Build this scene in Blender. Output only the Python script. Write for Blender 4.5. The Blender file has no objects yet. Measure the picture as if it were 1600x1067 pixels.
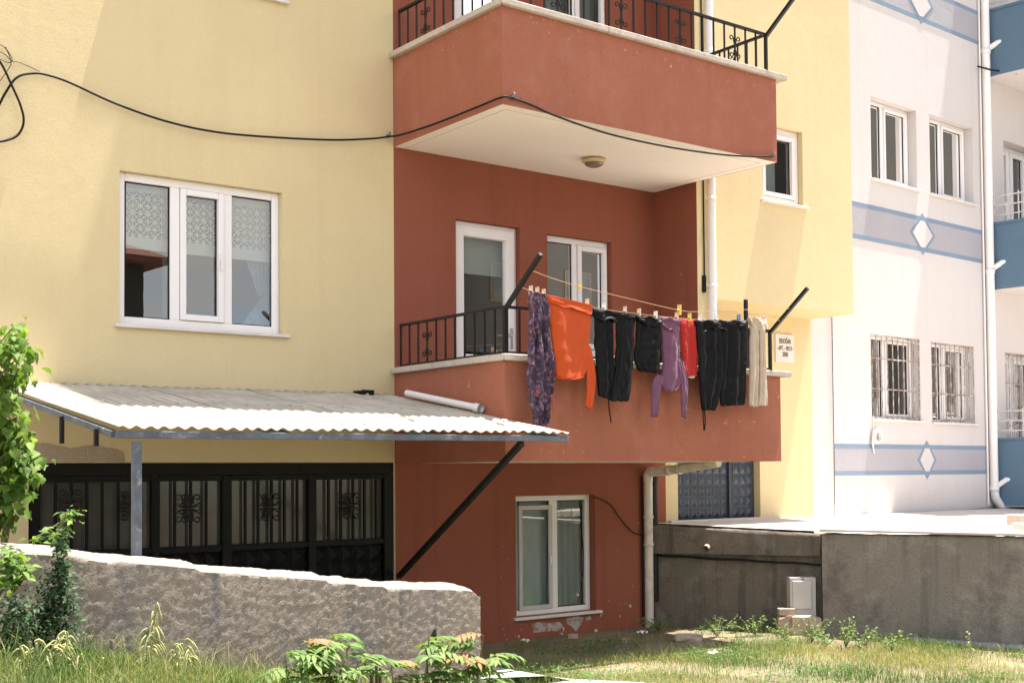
import bpy, bmesh, math, random
from mathutils import Vector, Matrix, noise
R = math.radians
rnd = random.Random(11)
sc = bpy.context.scene
COL = sc.collection

# ------------------------------------------------------------------ camera
FPX, YAW, PIT, ROL, PPY = 2077.0, R(38.6), R(1.92), R(-0.436), 669.6
CAM = Vector((-6.928, -10.445, 1.7))
_f = Vector((math.sin(YAW)*math.cos(PIT), math.cos(YAW)*math.cos(PIT), math.sin(PIT)))
_r = Vector((math.cos(YAW), -math.sin(YAW), 0)); _u = _r.cross(_f)
_c, _s = math.cos(ROL), math.sin(ROL)
CR, CU, CF = _c*_r+_s*_u, -_s*_r+_c*_u, _f
cd = bpy.data.cameras.new("camera"); cam = bpy.data.objects.new("camera", cd); COL.objects.link(cam)
cd.sensor_width = 36.0; cd.lens = FPX/1600*36; cd.shift_y = (PPY-533.5)/1600
cd.clip_start = 0.1; cd.clip_end = 600
cam.matrix_world = Matrix(((CR.x, CU.x, -CF.x, CAM.x), (CR.y, CU.y, -CF.y, CAM.y), (CR.z, CU.z, -CF.z, CAM.z), (0, 0, 0, 1)))
sc.camera = cam

# ------------------------------------------------------------------ light
SUN = Vector((0.26, -0.030, 1.0)).normalized()
sd = bpy.data.lights.new("sun", 'SUN'); sun = bpy.data.objects.new("sun", sd); COL.objects.link(sun)
sd.energy = 5.0; sd.angle = R(0.53); sd.color = (1.0, 0.95, 0.87)
sun.rotation_euler = (-SUN).to_track_quat('-Z', 'Y').to_euler(); sun.location = (3, -8, 30)
w = bpy.data.worlds.new("World"); sc.world = w; w.use_nodes = True
N, L = w.node_tree.nodes, w.node_tree.links
N.clear()
out = N.new('ShaderNodeOutputWorld'); bg = N.new('ShaderNodeBackground'); bg.inputs[1].default_value = 0.125
sky = N.new('ShaderNodeTexSky'); sky.sky_type = 'NISHITA'; sky.sun_disc = False
sky.sun_elevation = math.asin(SUN.z); sky.sun_rotation = math.atan2(SUN.x, SUN.y)
sky.dust_density = 0.5; sky.ozone_density = 0.9; sky.altitude = 1100
tc = N.new('ShaderNodeTexCoord'); sep = N.new('ShaderNodeSeparateXYZ'); L.new(tc.outputs['Generated'], sep.inputs[0])
mx = N.new('ShaderNodeMath'); mx.operation = 'ADD'; L.new(sep.outputs[2], mx.inputs[0]); mx.inputs[1].default_value = 0.22
dv = N.new('ShaderNodeVectorMath'); dv.operation = 'DIVIDE'
cmb = N.new('ShaderNodeCombineXYZ')
for i in range(3): L.new(mx.outputs[0], cmb.inputs[i])
L.new(tc.outputs['Generated'], dv.inputs[0]); L.new(cmb.outputs[0], dv.inputs[1])
cn = N.new('ShaderNodeTexNoise'); cn.inputs['Scale'].default_value = 1.15; cn.inputs['Detail'].default_value = 7
cn.inputs['Roughness'].default_value = 0.55
L.new(dv.outputs[0], cn.inputs['Vector'])
cr = N.new('ShaderNodeValToRGB'); cr.color_ramp.elements[0].position = 0.43; cr.color_ramp.elements[1].position = 0.58
cr.color_ramp.elements[0].color = (0.10, 0.10, 0.10, 1)
L.new(cn.outputs[0], cr.inputs[0])
mix = N.new('ShaderNodeMix'); mix.data_type = 'RGBA'
L.new(cr.outputs[0], mix.inputs['Factor']); L.new(sky.outputs[0], mix.inputs['A'])
mix.inputs['B'].default_value = (5.4, 5.1, 4.7, 1)
L.new(mix.outputs['Result'], bg.inputs[0]); L.new(bg.outputs[0], out.inputs[0])
sc.view_settings.view_transform = 'Standard'; sc.view_settings.look = 'None'
sc.view_settings.exposure = 1.75; sc.view_settings.gamma = 1.0

# ------------------------------------------------------------------ geometry helpers
def at(px, py, X=None, Y=None, Z=None):
    d = CF + CR*((px-800)/FPX) - CU*((py-PPY)/FPX)
    t = (X-CAM.x)/d.x if X is not None else (Y-CAM.y)/d.y if Y is not None else (Z-CAM.z)/d.z
    return CAM + d*t
def ppx(px, Y): return at(px, 700, Y=Y).x

def tag(o, label=None, cat=None, group=None, kind=None):
    if label: o["label"] = label
    if cat: o["category"] = cat
    if group: o["group"] = group
    if kind: o["kind"] = kind
    return o
def thing(name, label, cat, loc=(0, 0, 0), group=None):
    o = bpy.data.objects.new(name, None); COL.objects.link(o); o.location = loc; o.empty_display_size = 0.2
    return tag(o, label, cat, group)
def base_of(o):
    v = Vector((0, 0, 0))
    while o is not None:
        v += Vector(o.location); o = o.parent
    return v
def copy_tree(o, parent=None):
    c = o.copy(); COL.objects.link(c)
    if parent is not None: c.parent = parent
    for ch in [k for k in bpy.data.objects if k.parent == o and k is not c]: copy_tree(ch, c)
    return c

class MB:
    def __init__(s): s.v = []; s.f = []; s.t = []; s.sm = []
    def add(s, vs, fs, smooth=False, tint=0.5):
        b = len(s.v); s.v += [Vector(p) for p in vs]
        for f in fs: s.f.append([b+i for i in f]); s.t.append(tint); s.sm.append(smooth)
    def quad(s, a, b, c, d, **k): s.add([a, b, c, d], [(0, 1, 2, 3)], **k)
    def obox(s, c, u, v, w_):
        c = Vector(c); u = Vector(u); v = Vector(v); w_ = Vector(w_)
        vs = [c+u*i+v*j+w_*k for k in (-1, 1) for j in (-1, 1) for i in (-1, 1)]
        s.add(vs, [(0, 2, 3, 1), (4, 5, 7, 6), (0, 1, 5, 4), (2, 6, 7, 3), (0, 4, 6, 2), (1, 3, 7, 5)])
    def box(s, x0, y0, z0, x1, y1, z1):
        s.obox(((x0+x1)/2, (y0+y1)/2, (z0+z1)/2), ((x1-x0)/2, 0, 0), (0, (y1-y0)/2, 0), (0, 0, (z1-z0)/2))
    def bar(s, p, q, w_, h, up=(0, 0, 1)):
        p = Vector(p); q = Vector(q); d = q-p; n = d.normalized(); up = Vector(up)
        if abs(n.dot(up)) > .95: up = Vector((0, 1, 0))
        a = n.cross(up).normalized(); b = a.cross(n)
        s.obox((p+q)/2, d/2, a*w_/2, b*h/2)
    def tube(s, pts, r, n=8, cap=True, tint=0.5):
        pts = [Vector(p) for p in pts]; m = len(pts)
        rr = r if isinstance(r, (list, tuple)) else [r]*m
        t0 = (pts[1]-pts[0]).normalized()
        a = t0.cross(Vector((0, 0, 1)))
        if a.length < .05: a = t0.cross(Vector((1, 0, 0)))
        a.normalize(); vs = []
        for i, p in enumerate(pts):
            t = (pts[min(i+1, m-1)]-pts[max(i-1, 0)])
            if t.length < 1e-9: t = t0
            t.normalize(); a = (a-t*a.dot(t))
            if a.length < 1e-6: a = t.orthogonal()
            a.normalize(); b = t.cross(a)
            for k in range(n):
                an = 2*math.pi*k/n; vs.append(p+(a*math.cos(an)+b*math.sin(an))*rr[i])
        fs = [(i*n+k, i*n+(k+1) % n, (i+1)*n+(k+1) % n, (i+1)*n+k) for i in range(m-1) for k in range(n)]
        s.add(vs, fs, smooth=True, tint=tint)
        if cap:
            s.add(vs[:n], [tuple(range(n-1, -1, -1))], tint=tint); s.add(vs[-n:], [tuple(range(n))], tint=tint)
    def lathe(s, c, prof, n=24, axis=(0, 0, 1)):
        c = Vector(c); ax = Vector(axis).normalized(); a = ax.orthogonal().normalized(); b = ax.cross(a)
        vs = [c+ax*h+(a*math.cos(2*math.pi*k/n)+b*math.sin(2*math.pi*k/n))*r for r, h in prof for k in range(n)]
        fs = [(i*n+k, i*n+(k+1) % n, (i+1)*n+(k+1) % n, (i+1)*n+k) for i in range(len(prof)-1) for k in range(n)]
        s.add(vs, fs, smooth=True)
    def prism(s, poly, ext):
        poly = [Vector(p) for p in poly]; e = Vector(ext); n = len(poly)
        s.add(poly+[p+e for p in poly], [tuple(range(n)), tuple(range(2*n-1, n-1, -1))]+[((i+1) % n, i, n+i, n+(i+1) % n) for i in range(n)])
    def grid(s, fn, nu, nv, smooth=True, tint=0.5):
        vs = [fn(i/nu, j/nv) for j in range(nv+1) for i in range(nu+1)]; m = nu+1
        s.add(vs, [(j*m+i, j*m+i+1, (j+1)*m+i+1, (j+1)*m+i) for j in range(nv) for i in range(nu)], smooth=smooth, tint=tint)
    def build(s, name, mat, parent=None, bevel=0, solid=0, fix=True, off=None):
        me = bpy.data.meshes.new(name)
        o0 = off if off is not None else (base_of(parent) if parent else Vector((0, 0, 0)))
        me.from_pydata([tuple(p-o0) for p in s.v], [], s.f)
        at_ = me.attributes.new("tint", 'FLOAT', 'FACE'); at_.data.foreach_set("value", s.t)
        me.polygons.foreach_set("use_smooth", s.sm)
        if fix:
            bm = bmesh.new(); bm.from_mesh(me); bmesh.ops.recalc_face_normals(bm, faces=bm.faces); bm.to_mesh(me); bm.free()
        me.materials.append(mat); me.update()
        o = bpy.data.objects.new(name, me); COL.objects.link(o)
        if parent is not None: o.parent = parent
        if off is not None: o.location = off
        if bevel:
            b = o.modifiers.new("bevel", 'BEVEL'); b.width = bevel; b.segments = 2; b.limit_method = 'ANGLE'; b.angle_limit = R(40)
        if solid:
            b = o.modifiers.new("solid", 'SOLIDIFY'); b.thickness = solid; b.offset = 0
        return o

def panel(mb, O, u, n, u0, u1, z0, z1, holes):
    """wall face in the plane O + s*u + z, with holes (a0,a1,b0,b1,depth) that get reveals"""
    O = Vector(O); u = Vector(u); n = Vector(n); Z = Vector((0, 0, 1))
    us = sorted(set([u0, u1]+[h[0] for h in holes]+[h[1] for h in holes])); us = [a for a in us if u0 <= a <= u1]
    zs = sorted(set([z0, z1]+[h[2] for h in holes]+[h[3] for h in holes])); zs = [a for a in zs if z0 <= a <= z1]
    P = lambda a, b, d=0: O+u*a+Z*b-n*d
    for i in range(len(us)-1):
        for j in range(len(zs)-1):
            cu, cz = (us[i]+us[i+1])/2, (zs[j]+zs[j+1])/2
            if any(h[0] < cu < h[1] and h[2] < cz < h[3] for h in holes): continue
            mb.quad(P(us[i], zs[j]), P(us[i+1], zs[j]), P(us[i+1], zs[j+1]), P(us[i], zs[j+1]))
    for a0, a1, b0, b1, d in holes:
        mb.quad(P(a0, b0), P(a0, b1), P(a0, b1, d), P(a0, b0, d)); mb.quad(P(a1, b1), P(a1, b0), P(a1, b0, d), P(a1, b1, d))
        mb.quad(P(a0, b1), P(a1, b1), P(a1, b1, d), P(a0, b1, d)); mb.quad(P(a1, b0), P(a0, b0), P(a0, b0, d), P(a1, b0, d))

# ------------------------------------------------------------------ materials
def newmat(name):
    m = bpy.data.materials.new(name); m.use_nodes = True
    n, l = m.node_tree.nodes, m.node_tree.links
    return m, n, l, n['Principled BSDF']
def rgba(c): return (c[0], c[1], c[2], 1)
def sc_(c, k): return tuple(min(1, x*k) for x in c)
def nz(n, l, vec, scale, detail=4, rough=.55, mscale=None):
    t = n.new('ShaderNodeTexNoise'); t.inputs['Scale'].default_value = scale; t.inputs['Detail'].default_value = detail
    t.inputs['Roughness'].default_value = rough
    if mscale:
        mp = n.new('ShaderNodeMapping'); mp.inputs['Scale'].default_value = mscale; l.new(vec, mp.inputs[0]); vec = mp.outputs[0]
    l.new(vec, t.inputs['Vector']); return t.outputs[0]
def ramp(n, l, fac, p0, p1, c0=(0, 0, 0), c1=(1, 1, 1)):
    r = n.new('ShaderNodeValToRGB'); e = r.color_ramp.elements
    e[0].position = p0; e[1].position = p1; e[0].color = rgba(c0); e[1].color = rgba(c1)
    l.new(fac, r.inputs[0]); return r.outputs[0]
def mixc(n, l, fac, a, b, mode='MIX'):
    m = n.new('ShaderNodeMix'); m.data_type = 'RGBA'; m.blend_type = mode
    for k, v in (('Factor', fac), ('A', a), ('B', b)):
        if isinstance(v, (int, float)): m.inputs[k].default_value = v
        elif isinstance(v, tuple): m.inputs[k].default_value = rgba(v)
        else: l.new(v, m.inputs[k])
    return m.outputs['Result']
def mth(n, l, op, a, b=0.0):
    m = n.new('ShaderNodeMath'); m.operation = op
    for i, v in enumerate((a, b)):
        if isinstance(v, (int, float)): m.inputs[i].default_value = v
        else: l.new(v, m.inputs[i])
    return m.outputs[0]

def stucco(name, col, var=.10, streak=.10, scol=None, chips=(), bump=.25, bscale=110, rough=.9, coarse=0.0, grime=None):
    m, n, l, p = newmat(name)
    v = n.new('ShaderNodeTexCoord').outputs['Object']
    a = nz(n, l, v, .9, 7, .6)
    c = ramp(n, l, a, .3, .72, sc_(col, 1-var), sc_(col, 1+var*.8))
    g = nz(n, l, v, 38, 3, .6)
    c = mixc(n, l, ramp(n, l, g, .35, .75), c, sc_(col, 1-var*1.1))
    if streak:
        st = nz(n, l, v, 1.0, 6, .6, (7, 7, .35))
        c = mixc(n, l, mth(n, l, 'MULTIPLY', ramp(n, l, st, .52, .74), streak*4), c, scol or sc_(col, .62))
    if grime:       # broad blotches with a colour of their own
        for gc, s, lo, hi, k in grime:
            c = mixc(n, l, mth(n, l, 'MULTIPLY', ramp(n, l, nz(n, l, v, s, 8, .68), lo, hi), k), c, gc)
    sp = n.new('ShaderNodeSeparateXYZ'); l.new(v, sp.inputs[0])
    for cc, s, thr, z0, z1 in chips:      # flaked paint between two heights
        ch = ramp(n, l, nz(n, l, v, s, 5, .6), thr, thr+.015)
        lo = n.new('ShaderNodeMapRange'); l.new(sp.outputs[2], lo.inputs[0]); lo.inputs[1].default_value = z0; lo.inputs[2].default_value = z0+.1
        hi = n.new('ShaderNodeMapRange'); l.new(sp.outputs[2], hi.inputs[0]); hi.inputs[1].default_value = z1; hi.inputs[2].default_value = z1-.25
        c = mixc(n, l, mth(n, l, 'MULTIPLY', ch, mth(n, l, 'MULTIPLY', lo.outputs[0], hi.outputs[0])), c, cc)
    l.new(c, p.inputs['Base Color']); p.inputs['Roughness'].default_value = rough; p.inputs['Specular IOR Level'].default_value = .25
    h = mth(n, l, 'ADD', nz(n, l, v, bscale, 4, .6), mth(n, l, 'MULTIPLY', nz(n, l, v, 6, 3), 1.6))
    if coarse: h = mth(n, l, 'ADD', h, mth(n, l, 'MULTIPLY', nz(n, l, v, 52, 6, .7), coarse))
    b = n.new('ShaderNodeBump'); b.inputs['Strength'].default_value = bump; b.inputs['Distance'].default_value = .02
    l.new(h, b.inputs['Height']); l.new(b.outputs[0], p.inputs['Normal'])
    return m
def plain(name, col, rough=.5, metal=0.0, var=.08, scale=12, bump=.0, spec=.5, dirt=None):
    m, n, l, p = newmat(name)
    v = n.new('ShaderNodeTexCoord').outputs['Object']
    a = nz(n, l, v, scale, 5, .6)
    c = ramp(n, l, a, .3, .7, sc_(col, 1-var), sc_(col, 1+var))
    if dirt: c = mixc(n, l, mth(n, l, 'MULTIPLY', ramp(n, l, nz(n, l, v, dirt[1], 7, .65), dirt[2], dirt[3]), dirt[4] if len(dirt) > 4 else 1.0), c, dirt[0])
    l.new(c, p.inputs['Base Color']); p.inputs['Roughness'].default_value = rough; p.inputs['Metallic'].default_value = metal
    p.inputs['Specular IOR Level'].default_value = spec
    if bump:
        b = n.new('ShaderNodeBump'); b.inputs['Strength'].default_value = bump; b.inputs['Distance'].default_value = .01
        l.new(nz(n, l, v, scale*6, 4, .6), b.inputs['Height']); l.new(b.outputs[0], p.inputs['Normal'])
    return m
def glassmat(name, tint=(.86, .92, .9), refl=1.0, rough=0.0):
    m, n, l, p = newmat(name); n.remove(p)
    o = n['Material Output']; t = n.new('ShaderNodeBsdfTransparent'); t.inputs[0].default_value = rgba(tint)
    g = n.new('ShaderNodeBsdfGlossy'); g.inputs['Roughness'].default_value = rough; g.inputs[0].default_value = (1, 1, 1, 1)
    fr = n.new('ShaderNodeFresnel'); fr.inputs[0].default_value = 1.5
    v = n.new('ShaderNodeTexCoord').outputs['Object']
    b = n.new('ShaderNodeBump'); b.inputs['Strength'].default_value = .03; b.inputs['Distance'].default_value = .006
    l.new(nz(n, l, v, 1.6, 2), b.inputs['Height']); l.new(b.outputs[0], g.inputs['Normal'])
    k = mth(n, l, 'MINIMUM', mth(n, l, 'MULTIPLY', fr.outputs[0], 2.0*refl), 1.0)
    ms = n.new('ShaderNodeMixShader'); l.new(k, ms.inputs[0]); l.new(t.outputs[0], ms.inputs[1]); l.new(g.outputs[0], ms.inputs[2])
    l.new(ms.outputs[0], o.inputs[0]); return m
def cloth(name, col, rough=.85, sheen=.3, var=.1, col2=None, trans=.0, spec=.3, weave=True):
    m, n, l, p = newmat(name)
    v = n.new('ShaderNodeTexCoord').outputs['Object']
    c = ramp(n, l, nz(n, l, v, 9, 4), .3, .7, sc_(col, 1-var), sc_(col, 1+var))
    l.new(c, p.inputs['Base Color']); p.inputs['Roughness'].default_value = rough; p.inputs['Sheen Weight'].default_value = sheen
    p.inputs['Specular IOR Level'].default_value = spec
    b = n.new('ShaderNodeBump'); b.inputs['Strength'].default_value = .16; b.inputs['Distance'].default_value = .008
    l.new(mth(n, l, 'ADD', nz(n, l, v, 9, 3, .5, (1, 1, .5)), mth(n, l, 'MULTIPLY', nz(n, l, v, 400, 2), .15)), b.inputs['Height']); l.new(b.outputs[0], p.inputs['Normal'])
    if trans:
        o = n['Material Output']; tr = n.new('ShaderNodeBsdfTranslucent'); l.new(c, tr.inputs[0])
        ms = n.new('ShaderNodeMixShader'); ms.inputs[0].default_value = trans
        l.new(p.outputs[0], ms.inputs[1]); l.new(tr.outputs[0], ms.inputs[2]); l.new(ms.outputs[0], o.inputs[0])
    return m
def leafmat(name, c0, c1, trans=.35, rough=.45):
    m, n, l, p = newmat(name)
    a = n.new('ShaderNodeAttribute'); a.attribute_name = "tint"
    c = ramp(n, l, a.outputs['Fac'], 0, 1, c0, c1)
    l.new(c, p.inputs['Base Color']); p.inputs['Roughness'].default_value = rough+.12; p.inputs['Specular IOR Level'].default_value = .22
    o = n['Material Output']; tr = n.new('ShaderNodeBsdfTranslucent'); l.new(mixc(n, l, 1.0, c, (1.5, 1.5, .7), 'MULTIPLY'), tr.inputs[0])
    ms = n.new('ShaderNodeMixShader'); ms.inputs[0].default_value = trans
    l.new(p.outputs[0], ms.inputs[1]); l.new(tr.outputs[0], ms.inputs[2]); l.new(ms.outputs[0], o.inputs[0]); return m

WHITECHIP = (.55, .50, .46)
M = {}
M['yellow'] = stucco('yellow_stucco', (.665, .545, .315), .05, .05, (.55, .44, .255), bump=.22, bscale=90, grime=(((.57, .45, .255), .8, .54, .70, .35), ((.72, .61, .38), 3.0, .60, .72, .35)))
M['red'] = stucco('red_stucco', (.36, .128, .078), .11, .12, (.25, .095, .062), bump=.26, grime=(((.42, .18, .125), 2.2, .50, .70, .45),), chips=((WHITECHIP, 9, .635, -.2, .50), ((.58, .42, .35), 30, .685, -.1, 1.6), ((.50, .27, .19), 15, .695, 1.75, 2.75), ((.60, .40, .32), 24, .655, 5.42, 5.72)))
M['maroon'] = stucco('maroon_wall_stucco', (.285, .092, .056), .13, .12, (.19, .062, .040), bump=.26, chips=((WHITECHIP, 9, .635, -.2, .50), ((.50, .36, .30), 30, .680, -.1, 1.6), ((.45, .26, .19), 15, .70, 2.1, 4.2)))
M['soffit'] = stucco('cream_ceiling_paint', (.82, .76, .68), .05, .0, bump=.1)
M['white_wall'] = stucco('white_stucco', (.60, .56, .545), .04, .05, (.44, .40, .375), bump=.16)
M['blue'] = stucco('blue_paint', (.115, .190, .275), .08, .03, bump=.12)
M['band_grey'] = stucco('grey_band_paint', (.38, .37, .40), .06, .02, bump=.35, bscale=60)
M['band_blue'] = stucco('blue_band_paint', (.205, .275, .365), .08, .02, bump=.15)
M['stone'] = stucco('travertine_coping', (.56, .48, .41), .16, .03, bump=.25, bscale=50, grime=(((.34, .28, .22), 7, .48, .7, .6),))
M['pvc'] = plain('white_pvc', (.80, .77, .76), .32, var=.02, scale=3, dirt=((.55, .50, .46), 9, .66, .8, .5))
M['pvc_old'] = plain('aged_pvc_pipe', (.62, .57, .50), .5, var=.12, scale=6, dirt=((.35, .28, .2), 5, .55, .7, .6))
M['sill'] = plain('white_marble_sill', (.66, .61, .57), .5, var=.08, scale=8)
M['glass'] = glassmat('window_glass', (.74, .80, .77), 1.35)
M['glass_mirror'] = glassmat('reflective_window_glass', (.74, .80, .77), 1.6)
M['gateglass'] = plain('smoked_gate_glass', (.085, .080, .066), .12, var=.2, scale=2, spec=.35, dirt=((.13, .125, .105), 2.2, .5, .75, .6))
M['black'] = plain('black_painted_steel', (.009, .009, .009), .5, spec=.35, var=.3, scale=20, bump=.05)
M['gatesteel'] = plain('dark_gate_steel', (.0055, .006, .0055), .5, spec=.2, var=.3, scale=9, bump=.05)
M['bluesteel'] = plain('dark_blue_door_steel', (.026, .038, .055), .36, var=.25, scale=7, dirt=((.06, .07, .08), 4, .52, .72, .5))
M['frame_steel'] = plain('weathered_grey_steel', (.10, .12, .15), .45, var=.3, scale=10, dirt=((.30, .28, .26), 14, .58, .68))
M['sheet'] = plain('corrugated_cement_sheet', (.46, .42, .35), .85, var=.12, scale=3, bump=.2, dirt=((.28, .235, .17), 2.2, .42, .70, .7))
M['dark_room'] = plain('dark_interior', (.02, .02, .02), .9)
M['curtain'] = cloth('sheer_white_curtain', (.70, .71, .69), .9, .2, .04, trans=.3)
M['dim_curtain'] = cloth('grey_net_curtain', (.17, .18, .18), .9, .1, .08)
M['lightgrey_blind'] = cloth('grey_roller_blind', (.62, .64, .63), .9, .1, .03)
M['screen'] = plain('insect_screen_grey', (.20, .23, .22), .8, var=.05)
M['concrete'] = stucco('rough_wall_render', (.40, .33, .275), .18, .26, (.22, .20, .19), bump=.65, bscale=110, coarse=2.4, grime=(((.235, .22, .215), 2.4, .50, .66, .8), ((.52, .45, .40), 6, .56, .70, .6)))
M['dark_concrete'] = stucco('stained_retaining_render', (.31, .265, .21), .26, .35, (.13, .115, .095), bump=1.0, bscale=80, coarse=2.8, grime=(((.40, .35, .29), 3.4, .50, .68, .75), ((.115, .10, .085), 1.9, .52, .66, .85)))
M['mid_concrete'] = stucco('grey_retaining_render', (.47, .42, .355), .20, .25, (.24, .215, .185), bump=1.0, bscale=80, coarse=2.8, grime=(((.60, .54, .47), 3.4, .52, .68, .7), ((.25, .22, .19), 1.9, .52, .66, .8)))
M['terrace'] = stucco('pale_terrace_concrete', (.60, .54, .49), .08, .0, bump=.2, grime=(((.45, .40, .36), 3, .55, .75, .5),))
M['plinth'] = stucco('grey_plinth_render', (.34, .33, .33), .08, .05, bump=.3)
M['plaster'] = stucco('bare_plaster', (.44, .35, .25), .12, .08, bump=.6, bscale=50)
M['brick'] = plain('weathered_brick', (.40, .29, .22), .85, var=.18, scale=25, bump=.5)
M['kerb_tan'] = plain('tan_kerb_stone', (.42, .35, .29), .9, var=.12, scale=14, bump=.4)
M['rock'] = plain('broken_block_stone', (.42, .33, .25), .9, var=.2, scale=14, bump=.6)
M['cabinet'] = plain('grey_meter_cabinet_plastic', (.52, .49, .45), .5, var=.05, scale=5, dirt=((.38, .34, .29), 8, .6, .75, .5))
M['cable'] = plain('black_cable_rubber', (.008, .008, .008), .6, spec=.2)
M['rope'] = plain('clothesline_cord', (.40, .26, .13), .9)
M['pegwood'] = plain('pale_peg', (.70, .52, .40), .6)
M['pegwhite'] = plain('white_peg', (.78, .76, .72), .4)
M['pegyellow'] = plain('yellow_peg', (.75, .55, .16), .4)
M['pegblue'] = plain('blue_peg', (.10, .25, .5), .4)
M['rust'] = plain('rusted_white_grille', (.30, .22, .18), .7, var=.35, scale=14, dirt=((.55, .50, .48), 9, .48, .6))
M['whitemetal'] = plain('white_painted_rail', (.62, .58, .56), .45, var=.06, dirt=((.3, .2, .14), 11, .62, .7))
M['marble_sign'] = plain('white_marble_plaque', (.68, .63, .60), .35, var=.06, scale=5)
M['letter'] = plain('brown_letter_paint', (.10, .075, .06), .6)
M['chrome'] = plain('steel_handle', (.6, .6, .6), .25, metal=.9)
M['lampbase'] = plain('brass_lamp_base', (.55, .42, .20), .4)
M['lampglass'] = plain('dusty_lamp_glass', (.16, .13, .10), .25, var=.3, scale=30)
M['pale_patch'] = stucco('exposed_pale_plaster', (.46, .42, .38), .2, .0, bump=.6, grime=(((.36, .16, .10), 14, .5, .56, .9),))
M['soil'] = None

# ------------------------------------------------------------------ ground
def sstep(a, b, x):
    t = max(0, min(1, (x-a)/(b-a))); return t*t*(3-2*t)
def gz(x, y):
    rise = .68*max(0, min(1, (-.9-x)/3.6))*sstep(-2.52, -2.78, y)*(1-.62*sstep(-3.0, -5.2, y))
    z = .03+rise+.015*noise.noise(Vector((x*1.7, y*1.7, 0)))
    return z
def soilmat():
    m, n, l, p = newmat('dry_earth')
    v = n.new('ShaderNodeTexCoord').outputs['Object']
    c = ramp(n, l, nz(n, l, v, 1.3, 6, .6), .32, .7, (.13, .10, .065), (.24, .19, .12))
    c = mixc(n, l, ramp(n, l, nz(n, l, v, 2.3, 5, .6), .5, .66), c, (.19, .19, .075))
    c = mixc(n, l, ramp(n, l, nz(n, l, v, 60, 3, .6), .6, .72), c, (.30, .25, .19))
    l.new(c, p.inputs['Base Color']); p.inputs['Roughness'].default_value = .95
    b = n.new('ShaderNodeBump'); b.inputs['Strength'].default_value = .8; b.inputs['Distance'].default_value = .03
    l.new(nz(n, l, v, 30, 6, .65), b.inputs['Height']); l.new(b.outputs[0], p.inputs['Normal']); return m
M['soil'] = soilmat()
mb = MB()
def axis(lo, hi, step, far): 
    a = [far[0], far[0]/2-6, lo-6, lo-2]; x = lo
    while x < hi: a.append(x); x += step
    return a+[hi, hi+2, hi+8, far[1]/2+8, far[1]]
gx = axis(-8, 7, .18, (-160, 160)); gy = axis(-9, .6, .18, (-160, 160))
gv = [Vector((x, y, gz(x, y) if (-9 < x < 9 and -11 < y < 3) else .03+(.39 if x < -4 and -30 < y < -9 else 0)*0)) for y in gy for x in gx]
m_ = len(gx)
mb.add(gv, [(j*m_+i, j*m_+i+1, (j+1)*m_+i+1, (j+1)*m_+i) for j in range(len(gy)-1) for i in range(m_-1)], smooth=True)
tag(mb.build('ground', M['soil'], fix=False), kind='structure')
mb = MB()
mb.box(-60, -15.2, -.2, 60, -9.6, .42*0+.06)
M['asphalt'] = plain('worn_asphalt', (.19, .18, .17), .9, var=.15, scale=3, bump=.4)
tag(mb.build('road', M['asphalt']), kind='structure')
mb = MB(); mb.quad((-5.2, -2.52, .075), (-.03, -2.52, .075), (-.03, -.0, .075), (-5.2, -.0, .075)); tag(mb.build('driveway_bounce_sheet', M['terrace'], fix=False), kind='structure')  # unseen pale driveway sheet, added to bounce light up under the canopy
# pale slab of a footpath at the edge of the grass
mb = MB()
pp = [at(x, y, Z=.075) for x, y in ((770, 1058), (850, 1055), (900, 1060), (985, 1064), (1050, 1068), (1060, 1100), (730, 1100))]
mb.prism([(p.x, p.y, .02) for p in pp], (0, 0, .055))
tag(mb.build('path', M['plinth'], bevel=.008), kind='structure')

# ------------------------------------------------------------------ windows and doors
Z = Vector((0, 0, 1))
def frame_rect(mb, P, a0, a1, b0, b1, wd, d0, d1):
    """four bars of width wd; P(a, b, d) maps to space, d measured outward"""
    def bx(x0, x1, y0, y1):
        c = (P(x0, y0, d0)+P(x1, y1, d1))/2
        mb.obox(c, (P(x1, y0, d0)-P(x0, y0, d0))/2, (P(x0, y1, d0)-P(x0, y0, d0))/2, (P(x0, y0, d1)-P(x0, y0, d0))/2)
    bx(a0, a0+wd, b0, b1); bx(a1-wd, a1, b0, b1); bx(a0+wd, a1-wd, b1-wd, b1); bx(a0+wd, a1-wd, b0, b0+wd)
def curtain_mesh(P, a0, a1, b0, b1, d, pleats=14, amp=.022, seed=0, lean=0.0):
    mb = MB()
    def fn(u, v):
        a = a0+(a1-a0)*u+lean*(v)*0
        off = amp*math.sin(2*math.pi*pleats*(u+.02*math.sin(9*u+seed)))+amp*.6*noise.noise(Vector((u*9, v*1.2, seed)))
        return P(a, b0+(b1-b0)*v, d+off)
    mb.grid(fn, pleats*8, 6); return mb
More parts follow.
